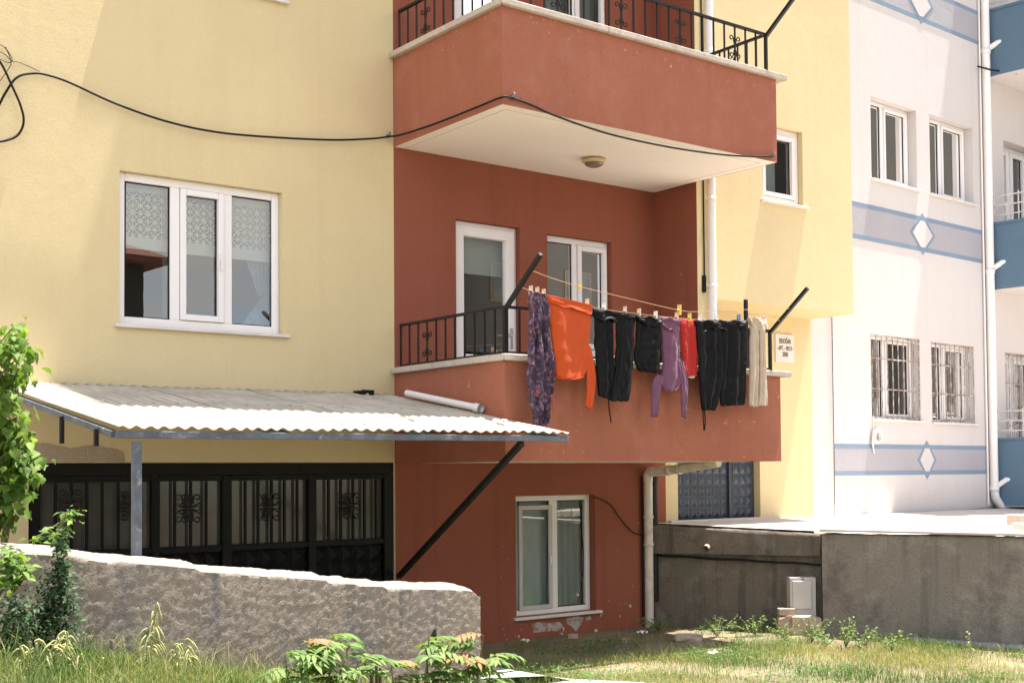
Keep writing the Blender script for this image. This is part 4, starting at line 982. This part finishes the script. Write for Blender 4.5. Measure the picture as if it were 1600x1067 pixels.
# scarf
g = hang('floral_scarf', 'purple floral scarf bunched at the left end of the clothesline', 'scarf', 842, 456)
sc_rows = [(828, 454, 853, 460), (826, 475, 856, 478), (826, 510, 859, 512), (825, 550, 864, 550), (825, 578, 867, 580), (826, 605, 868, 603), (829, 622, 863, 622), (832, 645, 859, 643), (834, 664, 854, 664)]
garment(sc_rows, .05, .036, 6.0, 4.4, y=LY-.03, vstretch=1.1, nr=70, na=90, jit=.022).build('cloth', M['scarf'], g, solid=.002)
mb = MB(); r4 = random.Random(8)
for i in range(26):
    x = 834+20*i/25; p = at(x, 663, Y=LY-.04-.03*r4.random()); mb.tube([p, p+Vector((.004*r4.uniform(-1, 1), 0, -.025)), p+Vector((.01*r4.uniform(-1, 1), 0, -.05-.03*r4.random()))], .0022, 4)
for i in range(60):
    k = r4.random(); yy = 480+k*165; j = [q for q in range(len(sc_rows)-1) if sc_rows[q][1] <= yy <= sc_rows[q+1][1]+1][0]; rr_ = sc_rows[j]
    x = (rr_[0]-.0) if r4.random() < .55 else rr_[2]; p = at(x, yy, Y=LY-.03); mb.tube([p, p+Vector((.02*(-1 if x < 840 else 1)*r4.random(), -.005, -.03*r4.random()-.01))], .002, 4)
mb.build('fringe', M['scarf'], g)
# black trousers nearest the orange shirt
g = hang('black_trousers', 'narrow black tracksuit trousers next to the orange shirt, cord dangling', 'trousers', 960, 486)
garment([(928, 484, 954, 488), (930, 505, 954, 507), (932, 540, 957, 540), (935, 575, 963, 575), (937, 605, 964, 607), (938, 619, 960, 624)], .04, .020, 4.0, 6.1, vstretch=.6).build('leg', M['blackcloth'], g, solid=.003)
garment([(961, 489, 993, 493), (962, 508, 991, 510), (963, 540, 990, 542), (962, 575, 987, 577), (957, 605, 983, 608), (954, 626, 980, 627)], .04, .020, 4.0, 7.7, vstretch=.6, y=LY-.012).build('leg', M['blackcloth'], g, solid=.003)
garment([(925, 481, 994, 492), (926, 490, 994, 500), (929, 497, 990, 505)], .058, .028, 5, 8.3, taper_top=False, nr=14, sag=3).build('waistband', M['blackcloth'], g, solid=.003)
def cord(g, pts):
    mb = MB(); mb.tube(poly_smooth([at(x, y, Y=LY-.01) for x, y in pts]), .006, 6); mb.build('drawstring', M['blackcloth'], g)
cord(g, ((951, 620), (952, 640), (955, 660)))
# black shorts
g = hang('black_shorts', 'short black shorts between the narrow trousers and the mauve hoodie', 'shorts', 1013, 494)
garment([(994, 493, 1033, 499), (995, 510, 1031, 512), (994, 535, 1032, 535), (992, 558, 1033, 558), (996, 573, 1031, 575), (1003, 580, 1028, 582)], .045, .020, 4.2, 9.1, vstretch=.8).build('body', M['blackcloth'], g, solid=.003)
garment([(993, 491, 1034, 497), (995, 499, 1032, 505), (1004, 506, 1026, 511)], .06, .028, 4, 9.9, taper_top=False, nr=12, sag=2).build('waistband', M['blackcloth'], g, solid=.003)
# red shirt
g = hang('red_shirt', 'small bright red shirt half behind the mauve hoodie', 'shirt', 1075, 499)
garment([(1060, 497, 1087, 501), (1063, 515, 1088, 516), (1066, 545, 1089, 546), (1068, 575, 1090, 574), (1072, 588, 1089, 587)], .03, .010, 3.0, 11.2, y=LY+.02).build('body', M['redcloth'], g, solid=.003)
garment([(1073, 584, 1087, 584), (1076, 590, 1085, 590)], .02, .003, 2, 1, y=LY+.03, nr=8).build('lining', M['pegwhite'], g)
# mauve hoodie
g = hang('mauve_hoodie', 'mauve hoodie with both sleeves hanging below its hem', 'hoodie', 1045, 497)
garment([(1030, 494, 1061, 500), (1034, 515, 1061, 516), (1036, 545, 1062, 545), (1037, 575, 1063, 575), (1035, 595, 1065, 592), (1037, 608, 1060, 605), (1043, 612, 1054, 611)], .045, .011, 2.4, 12.7, vstretch=.6).build('body', M['purple'], g, solid=.003)
garment([(1026, 494, 1062, 499), (1030, 505, 1060, 508), (1038, 514, 1052, 516)], .065, .026, 3.4, 13.4, taper_top=False, nr=14, sag=2).build('hood', M['purple'], g, solid=.003)
garment([(1027, 585, 1040, 588), (1021, 595, 1034, 600), (1019, 615, 1031, 615), (1018, 635, 1029, 635), (1018, 651, 1028, 651)], .022, .009, 2.4, 14.2).build('sleeve', M['purple'], g, solid=.003)
garment([(1058, 560, 1068, 565), (1061, 585, 1073, 587), (1064, 605, 1075, 605), (1065, 630, 1072, 630), (1065, 650, 1071, 653)], .020, .008, 2.4, 15.6).build('sleeve', M['purple'], g, solid=.003)
# wide black trousers
g = hang('black_trousers', 'wide black trousers between the red shirt and the beige trousers', 'trousers', 1125, 501)
garment([(1087, 503, 1124, 503), (1089, 530, 1127, 530), (1091, 570, 1130, 570), (1092, 605, 1127, 605), (1095, 628, 1122, 630), (1097, 640, 1117, 641)], .045, .020, 4.2, 16.6, vstretch=.6).build('leg', M['blackcloth'], g, solid=.003)
garment([(1124, 503, 1165, 502), (1126, 530, 1165, 530), (1127, 570, 1164, 570), (1126, 605, 1164, 605), (1126, 625, 1163, 624), (1128, 634, 1162, 633)], .045, .020, 4.2, 18.1, vstretch=.6, y=LY+.01).build('leg', M['blackcloth'], g, solid=.003)
garment([(1085, 500, 1166, 500), (1087, 508, 1165, 508), (1092, 514, 1160, 513)], .062, .028, 8, 19.0, taper_top=False, nr=14, sag=4, na=90).build('waistband', M['blackcloth'], g, solid=.003)
cord(g, ((1098, 638), (1099, 655), (1100, 673))); cord(g, ((1100, 638), (1102, 655), (1101, 672)))
# beige trousers
g = hang('beige_trousers', 'folded beige trousers at the right end of the clothesline', 'trousers', 1184, 499)
garment([(1171, 499, 1184, 499), (1173, 520, 1185, 520), (1173, 560, 1187, 560), (1172, 600, 1187, 600), (1171, 625, 1186, 627), (1172, 634, 1185, 636)], .04, .014, 3.0, 21.2, vstretch=.5).build('leg', M['beige'], g, solid=.003)
garment([(1185, 498, 1196, 498), (1186, 520, 1194, 520), (1187, 560, 1195, 560), (1187, 600, 1197, 600), (1186, 625, 1198, 625), (1185, 633, 1197, 634)], .042, .012, 3.0, 22.9, vstretch=.5, y=LY-.01).build('leg', M['beige'], g, solid=.003)
garment([(1169, 497, 1196, 497), (1172, 506, 1197, 504), (1176, 518, 1199, 512)], .06, .024, 4, 23.5, taper_top=False, nr=12).build('waistband', M['beige'], g, solid=.003)
def seam(parent_name, pts, mat, dy=-.03):
    g_ = [o for o in bpy.data.objects if o.name == parent_name][0]
    mb = MB(); mb.tube(poly_smooth([at(x, y, Y=LY+dy) for x, y in pts]), .0035, 5); mb.build('hem', M[mat], g_)
seam('orange_shirt', ((868, 589), (880, 592), (900, 592), (914, 588)), 'orange', -.018)
seam('mauve_hoodie', ((1018, 648), (1028, 648)), 'purple', -.012); seam('mauve_hoodie', ((1064, 648), (1072, 650)), 'purple', -.012)
# pegs
def peg(x, y, mat, label, Yp=LY, s=1.0):
    p = at(x, y, Y=Yp); mb = MB()
    for sg in (-1, 1):
        mb.prism([p+Vector((-.009*s, sg*.004-.010*(sg < 0), .045*s)), p+Vector((.009*s, sg*.004-.010*(sg < 0), .045*s)), p+Vector((.009*s, sg*.012, -.030*s)), p+Vector((-.009*s, sg*.012, -.030*s))], Vector((0, .007*sg, 0)))
    mb.tube([p+Vector((-.012*s, 0, .008)), p+Vector((.012*s, 0, .008))], .006*s, 6)
    tag(mb.build('clothes_peg', M[mat], off=p), label, 'clothes peg', 'pegs on the clotheslines')
PG = [(829, 455, 'pegwood', 'wooden peg on the left edge of the floral scarf'), (839, 457, 'pegwood', 'wooden peg in the middle of the floral scarf'), (849, 460, 'pegwood', 'wooden peg where the scarf meets the orange shirt'),
      (917, 475, 'pegwood', 'wooden peg on the right shoulder of the orange shirt'), (943, 481, 'pegwhite', 'white peg on the narrow black trousers near the orange shirt'), (976, 487, 'pegwood', 'wooden peg on the right half of the narrow black trousers'),
      (998, 490, 'pegwood', 'wooden peg between the narrow trousers and the black shorts'), (1024, 494, 'pegwhite', 'white peg between the black shorts and mauve hoodie'),
      (1057, 496, 'pegwood', 'wooden peg between the mauve hoodie and red shirt'), (1077, 497, 'pegyellow', 'yellow peg on the red shirt'), (1093, 501, 'pegwhite', 'white peg on the left edge of the wide black trousers'),
      (1119, 500, 'pegwhite', 'white peg in the middle of the wide black trousers'), (1154, 499, 'pegblue', 'blue peg on the wide black trousers'), (1172, 497, 'pegwood', 'wooden peg on the left leg of the beige trousers'), (1193, 496, 'pegwood', 'wooden peg on the right leg of the beige trousers')]
for x, y, m, lb in PG: peg(x, y, m, lb)
peg(906, 449, 'pegyellow', 'lone peg on the upper cord in front of the balcony window', -2.08, .8)
peg(1061, 486, 'pegyellow', 'large yellow peg on the upper cord above the red shirt', -2.08, 1.25)

# ================================================================== plants
M['leaf_bright'] = leafmat('fresh_green_leaf', (.050, .110, .018), (.20, .30, .055), .40)
M['leaf_dark'] = leafmat('dark_green_leaf', (.018, .050, .022), (.060, .115, .040), .30)
M['leaf_seedling'] = leafmat('seedling_leaf', (.060, .135, .030), (.20, .29, .08), .35)
M['leaf_red'] = leafmat('reddish_young_leaf', (.24, .19, .06), (.38, .17, .10), .35)
M['stem'] = plain('green_brown_stem', (.13, .12, .05), .8, var=.2)
M['stem_pale'] = plain('pale_straw_stem', (.36, .36, .17), .8, var=.2)
M['bark'] = plain('twig_bark', (.16, .12, .08), .9, var=.2)
M['grass'] = leafmat('grass_blades', (.048, .130, .026), (.40, .36, .17), .30, .6)
M['straw'] = leafmat('dry_straw', (.27, .31, .12), (.48, .45, .24), .25, .7)

def leaf(mb, p, d, n, ln, wd, tint, lobes=False, droop=.25):
    """one leaf: folded along the midrib, tip drooping"""
    p = Vector(p); d = Vector(d).normalized(); s = d.cross(Vector(n))
    if s.length < 1e-4: s = d.orthogonal()
    s.normalize(); n = s.cross(d)
    prof = [(0, .0), (.18, .30), (.42, .5), (.70, .34), (1, 0)] if not lobes else [(0, .0), (.15, .22), (.22, .62), (.40, .40), (.52, .66), (.66, .30), (1, 0)]
    mid = []; lf = []; rt = []
    for t, wv in prof:
        c = p+d*(ln*t)-n*(ln*droop*t*t)
        mid.append(c); lf.append(c+s*wv*wd+n*wv*wd*.28); rt.append(c-s*wv*wd+n*wv*wd*.28)
    k = len(prof); vs = mid+lf[1:-1]+rt[1:-1]; fs = []
    L_ = lambda i: 0 if i == 0 else k-1 if i == k-1 else k+i-1
    R_ = lambda i: 0 if i == 0 else k-1 if i == k-1 else 2*k-2+i-1
    for i in range(k-1):
        a = [i, i+1, L_(i+1), L_(i)]; b = [i+1, i, R_(i), R_(i+1)]
        for f in (a, b):
            f2 = []
            for q in f:
                if q not in f2: f2.append(q)
            if len(f2) > 2: fs.append(tuple(f2))
    mb.add(vs, fs, smooth=True, tint=tint)
def rdir(r, up=.2):
    a = r.uniform(0, 2*math.pi); return Vector((math.cos(a), math.sin(a), r.uniform(-.5, .5)+up)).normalized()

# climbing box elder at the left edge
r5 = random.Random(42)
TY = -2.15
tree = thing('young_maple', 'leafy young maple climbing at the left edge in front of the garage gate', 'tree', (-4.45, TY, .55))
wood = MB(); fol = MB()
tp = lambda x, y, dy=0: at(x, y, Y=TY+dy)
wood.tube(poly_smooth([Vector((-4.5, TY, .3)), tp(8, 840), tp(15, 740), tp(25, 640), tp(28, 560), tp(33, 505)]), [.022]*8+[.018]*8+[.012]*8+[.006]*7, 7)
clumps = []
for px, py, rad, cnt in ((32, 515, 9, 12), (36, 535, 16, 20), (20, 548, 18, 26), (55, 548, 10, 10), (58, 572, 12, 12), (40, 590, 18, 18), (18, 590, 18, 30), (22, 625, 22, 34), (36, 655, 22, 30), (20, 680, 22, 34), (40, 690, 24, 34), (18, 715, 24, 38), (52, 715, 24, 38), (28, 745, 26, 40), (60, 738, 18, 20), (16, 775, 22, 30), (35, 790, 16, 14), (12, 812, 16, 18), (-15, 560, 26, 50), (-20, 640, 30, 60), (-20, 720, 30, 60), (-15, 800, 26, 40), (-50, 600, 40, 70), (-50, 720, 40, 70)):
    c = tp(px, py, r5.uniform(-.15, .15)); clumps.append((c+Vector((-.06-.0*rad, 0, 0)), rad/2077*8.6, cnt))
for c, rad, cnt in clumps:
    wood.tube([Vector((-4.5+(c.z-.5)*.05, TY, max(.6, c.z-.35))), (c+Vector((-4.45, TY, c.z-.3)))/2, c], [.008, .006, .003], 5)
    for i in range(int(cnt*2.1)):
        d = rdir(r5, -.35); q = c+Vector((r5.gauss(0, rad*.42), r5.gauss(0, .10), r5.gauss(0, rad*.6)))
        up = Vector((r5.uniform(-.4, .4), r5.uniform(-.8, .1), 1)).normalized(); ln = r5.uniform(.042, .088)
        leaf(fol, q, d+Vector((0, 0, -.25)), up, ln, ln*r5.uniform(.6, .8), min(1, max(0, r5.gauss(.45, .25)+(c.z-2.2)*.25)), lobes=r5.random() < .7, droop=r5.uniform(.2, .6))
wood.build('trunk', M['bark'], tree); fol.build('crown', M['leaf_bright'], tree, fix=False)

# dark trailing plant in front of the foreground wall
def creeper(name, label, cat, blobs, Yp, mat, seed, ln0=.018, ln1=.042):
    r = random.Random(seed); p0 = at(blobs[0][0], blobs[0][1], Y=Yp); root = thing(name, label, cat, (p0.x, Yp, gz(p0.x, Yp)))
    s = MB(); f = MB(); prev = None
    for px, py, rad, cnt in blobs:
        c = at(px, py, Y=Yp); rr = rad/2077*8.2
        if prev is not None: s.tube([prev, (prev+c)/2+Vector((r.uniform(-.02, .02), -.02, 0)), c], .005, 5)
        prev = c
        for i in range(int(cnt*1.6)):
            q = c+Vector((r.gauss(0, rr*.5), r.gauss(-.05, .05), r.gauss(0, rr*.55))); ln = r.uniform(ln0, ln1)
            leaf(f, q, rdir(r, -.1), Vector((r.uniform(-.5, .5), r.uniform(-.9, .0), 1)), ln, ln*.5, r.random(), droop=r.uniform(.1, .5))
    s.build('stem', M['stem'], root); f.build('foliage', M[mat], root, fix=False); return root
creeper('trailing_weed', 'dark green trailing weed growing up over the rough foreground wall', 'weed', [(70, 1010, 40, 260), (75, 985, 38, 300), (78, 955, 34, 300), (85, 925, 26, 220), (92, 900, 16, 110), (92, 878, 10, 70), (90, 860, 9, 60), (88, 845, 8, 40), (92, 830, 5, 14), (100, 800, 4, 6)], -2.98, 'leaf_dark', 3)
creeper('trailing_weed', 'bushy dark weed at the very left below the rough wall', 'weed', [(10, 1000, 40, 200), (15, 970, 30, 160), (25, 950, 20, 80)], -3.05, 'leaf_dark', 9)
creeper('ivy_tuft', 'bright green tuft of leaves on the left end of the rough wall', 'plant', [(15, 900, 20, 60), (22, 885, 16, 40), (10, 868, 14, 30)], -2.95, 'leaf_bright', 13, .04, .08)
creeper('leafy_sprig', 'small sprig with lobed leaves standing above the foreground wall', 'plant', [(92, 850, 3, 6), (98, 825, 5, 8), (102, 806, 9, 14), (110, 800, 10, 12), (70, 832, 9, 10), (58, 838, 8, 8)], -2.85, 'leaf_bright', 23, .04, .075)

# tree-of-heaven seedlings
def seedling(label, stems, Yp, seed, scale=1.0):
    r = random.Random(seed); p0 = at(stems[0][0], 1067, Y=Yp); stems = [(a, b, c, d_-4, e+3) for a, b, c, d_, e in stems]; root = thing('seedling', label, 'seedling', (p0.x, Yp, gz(p0.x, Yp)), 'tree seedlings in front of the rough wall')
    s = MB(); f = MB(); fr_ = MB()
    for bx, by, tx, ty, nf in stems:
        b = at(bx, by+60, Y=Yp); b.z = min(b.z, gz(b.x, Yp)+.02); t = at(tx, ty-9, Y=Yp+r.uniform(-.05, .05)); s.tube([b, (b+t)/2+Vector((r.uniform(-.02, .02), 0, 0)), t], [.008, .006, .004], 6)
        for k in range(nf):
            h = .35+.65*(k+1)/nf; q = b.lerp(t, h); a = r.uniform(0, 2*math.pi) if k < nf-1 else r.choice((.1, 3.0))
            d = Vector((math.cos(a), math.sin(a)*.6, r.uniform(.25, .6))).normalized(); ln = r.uniform(.18, .30)*scale
            m_ = 6; pts = []
            for j in range(m_+1):
                u = j/m_; pts.append(q+d*ln*u-Z*(ln*.45*u*u))
            s.tube(pts, .0025, 5)
            young = k >= nf-2 and r.random() < .22
            for j in range(1, m_+1):
                tan = (pts[j]-pts[j-1]).normalized(); sd_ = tan.cross(Z).normalized()
                for sg in ((-1, 1) if j < m_ else (0,)):
                    dd = (sd_*sg*.9+tan*.55-Z*.15).normalized() if sg else tan
                    l_ = r.uniform(.09, .15)*scale*(1-.3*j/m_)
                    leaf(fr_ if young else f, pts[j], dd, Z+Vector((r.uniform(-.2, .2), -.3, 0)), l_, l_*.34, r.random(), droop=r.uniform(.15, .45))
    s.build('stem', M['stem'], root); f.build('leaves', M['leaf_seedling'], root, fix=False)
    if fr_.v: fr_.build('young_leaves', M['leaf_red'], root, fix=False)
seedling('seedling with reddish drooping young leaves, left of the cut stumps', [(480, 1060, 470, 1020, 4), (520, 1060, 512, 1010, 4), (500, 1060, 545, 1022, 4), (455, 1064, 445, 1035, 3), (535, 1064, 560, 1045, 3)], -3.55, 4)
seedling('seedling with broad light green fronds, right of the cut stumps', [(655, 1060, 670, 1012, 4), (690, 1060, 700, 1020, 5), (740, 1060, 755, 1005, 4), (720, 1064, 735, 1035, 4), (620, 1066, 612, 1050, 3), (770, 1064, 765, 1040, 3)], -3.45, 17)
mb = MB(); lp0 = at(672, 1020, Y=-3.3); leaf(mb, lp0, Vector((.25, 0, 1)), Vector((0, -1, .1)), .17, .07, .1, droop=.0); leaf(mb, at(665, 1022, Y=-3.3), Vector((.6, 0, .7)), Vector((0, -1, .3)), .13, .05, .2, droop=.1)
sd0 = at(668, 1067, Y=-3.3); mb.tube([Vector((sd0.x, -3.3, gz(sd0.x, -3.3))), at(668, 1030, Y=-3.3), lp0], .004, 5)
tag(mb.build('upright_leaf', M['leaf_dark'], fix=False, off=Vector((sd0.x, -3.3, gz(sd0.x, -3.3)))), 'single dark upright leaf standing above the light green fronds', 'plant')
st = MB()
for x, y in ((580, 1045), (588, 1032), (594, 1042)):
    a = at(x+2, 1090, Y=-3.5); a.z = gz(a.x, -3.5)-.02; st.tube([a, at(x, y, Y=-3.5)], [.013, .010], 7)
a = at(588, 1070, Y=-3.5)
tag(st.build('cut_stump', M['bark'], off=Vector((a.x, -3.5, gz(a.x, -3.5)))), 'cut dry stems standing between the two leafy seedlings', 'stump')

# tall drooping weed and seed heads at the left
def tall_weed(label, x, topy, Yp, seed):
    r = random.Random(seed); b = at(x, 1090, Y=Yp); b.z = gz(b.x, Yp); t = at(x, topy, Y=Yp)
    root = thing('tall_weed', label, 'weed', b); s = MB(); f = MB()
    for k in range(4):
        tt = t+Vector((r.uniform(-.10, .10), r.uniform(-.05, .05), -r.uniform(0, .22)*(k > 0))); bb = b+Vector((r.uniform(-.04, .04), 0, 0))
        s.tube([bb, (bb+tt)/2+Vector((.01, 0, 0)), tt], [.006, .005, .003], 5)
        for j in range(13):
            u = .25+.75*j/12; q = bb.lerp(tt, u); a = r.uniform(0, 6.28); L_ = r.uniform(.05, .11)
            d = Vector((math.cos(a), .5*math.sin(a), .7)); pts = [q+d*L_*v-Z*(L_*1.5*v*v) for v in (0, .3, .6, .85, 1.05)]
            f.tube(pts, [.002, .005, .0055, .004, .001], 4, tint=r.random())
    s.build('stem', M['stem_pale'], root); f.build('leaves', M['straw'], root, fix=False)
tall_weed('tall pale weed with drooping narrow leaves before the rough wall', 225, 945, -3.15, 2)
tall_weed('thin pale weed standing between the seedlings and the drooping weed', 285, 1000, -3.2, 5)
tall_weed('pale grassy weed in front of the dark trailing weed', 112, 985, -3.35, 7)
tall_weed('short pale weed near the left edge of the grass', 55, 1000, -3.4, 9)
r6 = random.Random(77)
for i, (x, y, lb) in enumerate(((232, 1022, 'dry seed head on the right beneath the drooping weed'), (160, 1040, 'dry seed head lowest in the grass left of the drooping weed'), (174, 1012, 'dry brown seed head just left of the drooping weed'), (46, 1015, 'dry brown seed head at the far left of the grass'), (96, 1008, 'dry reddish seed head before the dark trailing weed'))):
    p = at(x, y, Y=-3.3); b = Vector((p.x+.02, -3.3, gz(p.x, -3.3))); root = thing('seed_head', lb, 'seed head', b, 'dry seed heads in the grass')
    mb = MB(); mb.tube([b, (b+p)/2, p], .0028, 5); mb.build('stem', M['stem_pale'], root)
    mb = MB(); mb.lathe(p-Z*.01, [(.001, 0), (.006, .008), (.010, .026), (.007, .046), (.010, .056), (.001, .058)], 9); mb.build('head', M['bark'] if i in (2, 3, 4) else M['stem_pale'], root)

# leafy weeds along the shade line at the right
def small_weed(label, x, y, h, Yv, seed):
    r = random.Random(seed); b = at(x, y, Z=.04); root = thing('leafy_weed', label, 'weed', b, 'leafy weeds along the retaining walls'); s = MB(); f = MB()
    for k in range(12):
        t = b+Vector((r.uniform(-.22, .22), r.uniform(-.14, .14), h*r.uniform(.45, 1))); s.tube([b, (b+t)/2+Vector((0, 0, .02)), t], .003, 5)
        for j in range(9):
            q = b.lerp(t, .3+.7*j/8); l_ = r.uniform(.022, .05); leaf(f, q, rdir(r, .15), Z+Vector((r.uniform(-.4, .4), -.3, 0)), l_, l_*.5, r.random(), droop=.2)
    s.build('stem', M['stem'], root); f.build('leaves', M['leaf_seedling'], root, fix=False)
WD = [(1120, 994, .24, 'leafy weed at the middle of the dark wall, left of the bricks'), (1180, 992, .20, 'low leafy weed just left of the loose brick'), (1228, 1000, .22, 'leafy weed growing before the broken stone'), (1268, 1003, .26, 'leafy weed at the foot of the meter cabinet'),
      (1322, 1012, .30, 'taller leafy weed just right of the wall corner'), (1345, 1016, .22, 'small leafy weed second right of the wall corner'), (1392, 1020, .26, 'leafy weed before the left end of the pale footing'), (1290, 1010, .16, 'lowest leafy weed at the wall corner'), (1030, 985, .14, 'small dark weed at the foot of the drainpipe'), (1150, 985, .12, 'tiny weed in the shade of the dark wall')]
for i, (x, y, h, lb) in enumerate(WD): small_weed(lb, x, y, h, 0, 100+i)
# thin yellowish sprig against the right wall
mb = MB(); b = at(1518, 1024, Z=.04); t = at(1512, 985, Y=b.y); mb.tube([b, (b+t)/2+Vector((.02, 0, 0)), t], .004, 5)
for j in range(8): leaf(mb, b.lerp(t, .3+.09*j), rdir(r6, 0), Z, .05, .02, .8)
tag(mb.build('yellow_sprig', M['straw'], fix=False, off=b), 'thin yellowing sprig standing against the right retaining wall', 'weed')

# litter
for i, (x, y, s, lb) in enumerate(((821, 1003, .035, 'crumpled white litter near the red wall base'), (1003, 990, .04, 'crumpled pale rag near the drainpipe foot'), (1112, 1022, .035, 'white scrap of paper lying on the sunlit grass'))):
    p = at(x, y, Z=.06); mb = MB(); r7 = random.Random(i)
    mb.grid(lambda u, v: p+Vector(((u-.5)*s*2.4, (v-.5)*s*2, s*.9*noise.noise(Vector((u*3, v*3, i*4)))+.02)), 8, 8, smooth=False)
    tag(mb.build('litter', M['pegwhite'], solid=.002, off=p), lb, 'litter')
for i, (x, y, sx, lb) in enumerate(((1075, 1000, .13, 'flat grey rubble slab in the shade left of the dark wall'), (978, 1003, .04, 'small reddish brick fragment in the shaded dirt'), (895, 996, .05, 'small grey rubble piece under the basement window'))):
    p = at(x, y, Z=.04); tag(rockmesh(p+Z*.01, sx, sx*.6, .03+.02*(i == 0), i+30).build('rubble', M['rock'] if i != 1 else M['brick'], off=p), lb, 'rubble')

# grass
gr = MB(); r8 = random.Random(5)
def blade(x, y, h, wd, tint, lean):
    z = gz(x, y)-.004; a = r8.uniform(0, 6.283); s = Vector((math.cos(a), math.sin(a), 0))*wd*.5; d = Vector((r8.gauss(0, lean), r8.gauss(0, lean), 0))
    b = Vector((x, y, z)); m = b+Z*h*.6+d*h*.35; t = b+Z*h*(.9+.1*r8.random())+d*h
    gr.add([b-s, b+s, m+s*.7, m-s*.7, t], [(0, 1, 2, 3), (3, 2, 4)], tint=tint)
def vis(x, y):
    v = Vector((x, y, gz(x, y)+.05))-CAM; zc = v.dot(CF); xx = 800+FPX*v.dot(CR)/zc; yy = PPY-FPX*v.dot(CU)/zc
    return -60 < xx < 1660 and yy < 1140
cnt = 0
while cnt < 52000:
    x = r8.uniform(-2.2, 5.2); y = r8.uniform(-5.6, -.15)
    if not vis(x, y): continue
    # keep out of the retaining walls and off the path
    def sidev(a, b): return (b.x-a.x)*(y-a.y)-(b.y-a.y)*(x-a.x)
    if sidev(A, B) > -.12 and y > -1.6 or sidev(C_, D) > -.06 and y <= -1.6 and x > 3: continue
    if -2.78 < y < -2.5 and x < -1.05: continue
    dirt = noise.noise(Vector((x*1.1, y*1.1, 4)))
    shade_zone = y > (-1.62 if x < 2.9 else -1.9)
    pnum = .03+.22*max(0, dirt) if shade_zone else .50+1.1*dirt
    if shade_zone and y > -.5: pnum *= .5
    if r8.random() > pnum: continue
    patch = noise.noise(Vector((x*.8+7, y*.8, 1))); g_ = min(1, max(0, .45-.75*patch+r8.gauss(0, .22)))
    if shade_zone: g_ = min(1, max(0, r8.gauss(.22, .15)))
    tall = r8.random() < .06
    blade(x, y, r8.uniform(.10, .17) if tall else r8.uniform(.025, .085), .0045 if not tall else .004, g_, .45)
    cnt += 1
cnt = 0
while cnt < 22000:
    x = r8.uniform(-6.0, -1.6); y = r8.uniform(-6.2, -2.80)
    if not vis(x, y): continue
    k = r8.random(); den = .95 if x < -3.2 else .6
    if r8.random() > den: continue
    h = r8.uniform(.04, .12)*(1 if y > -4.5 else .6)+(r8.uniform(.08, .2) if r8.random() < .07 and x < -2.9 and y > -4.2 else 0)
    blade(x, y, h, .005, min(1, max(0, r8.gauss(.40-.5*noise.noise(Vector((x*1.5, y*1.5, 8))), .24))), .40); cnt += 1
cnt = 0
while cnt < 5200:
    x = r8.uniform(-1.2, 5.2); y = r8.uniform(-5.0, -.5)
    if not vis(x, y) or noise.noise(Vector((x*1.3+3, y*1.3, 5))) < .12: continue
    if sidev(A, B) > -.12 and y > -1.6 or sidev(C_, D) > -.06 and y <= -1.6 and x > 3: continue
    l_ = r8.uniform(.018, .045); leaf(gr, (x, y, gz(x, y)+r8.uniform(.01, .07)), rdir(r8, .1), Z+Vector((r8.uniform(-.5, .5), r8.uniform(-.5, .2), 0)), l_, l_*.45, max(0, r8.gauss(.10, .10))); cnt += 1
tag(gr.build('grass', M['grass'], fix=False), kind='stuff')

# ================================================================== houses across the street, seen mirrored in the window panes
def house(x0, x1, y0, y1, h, wallc, label):
    root = thing('street_house', label, 'house', ((x0+x1)/2, y1, 0), 'houses mirrored in the windows')
    mb = MB(); mb.box(x0, y1, -.1, x1, y0, h); mb.build('wall', wallc, root)
    mb = MB(); e = .45; xm = (y0+y1)/2
    A_ = [(x0-e, y0+e, h), (x1+e, y0+e, h), (x1+e, y1-e, h), (x0-e, y1-e, h)]; rd = [(x0+1.6, xm, h+1.5), (x1-1.6, xm, h+1.5)]
    mb.add(A_+rd+[(a, b, c+.12) for a, b, c in A_], [(3, 2, 1, 0), (0, 1, 7, 6), (1, 2, 8, 7), (2, 3, 9, 8), (3, 0, 6, 9), (6, 7, 5, 4), (8, 9, 4, 5), (7, 8, 5), (9, 6, 4)])
    mb.build('roof', M['tile'], root)
    nk = max(3, int((x1-x0)/3.6))
    for k in range(nk):
        for zz in (1.2, 3.8, 6.8, 9.8, 12.8):
            if zz+1.3 > h: continue
            a = x0+(x1-x0)*(k+.5)/nk; f = MB(); f.box(a-.55, y0, zz, a+.55, y0+.04, zz+1.2); wn = f.build('window', M['bark'], root); g_ = MB(); g_.box(a-.47, y0+.03, zz+.08, a+.47, y0+.05, zz+1.12); g_.build('pane', M['gateglass'], wn)
M['tile'] = plain('red_roof_tile', (.26, .10, .065), .8, var=.25, scale=6, bump=.4)
M['housewall'] = stucco('pale_house_wall', (.10, .092, .08), .1, .05)
house(-7.0, 4.55, -16.3, -23, 6.2, M['housewall'], 'tiled street house mirrored in the left pane of the big window')
house(16.2, 25.0, -20.5, -26, 9.6, M['housewall'], 'taller tiled street house mirrored in the balcony window')
house(26.8, 92.0, -21.5, -32, 23.0, M['housewall'], 'tallest tiled street house mirrored in the white building')
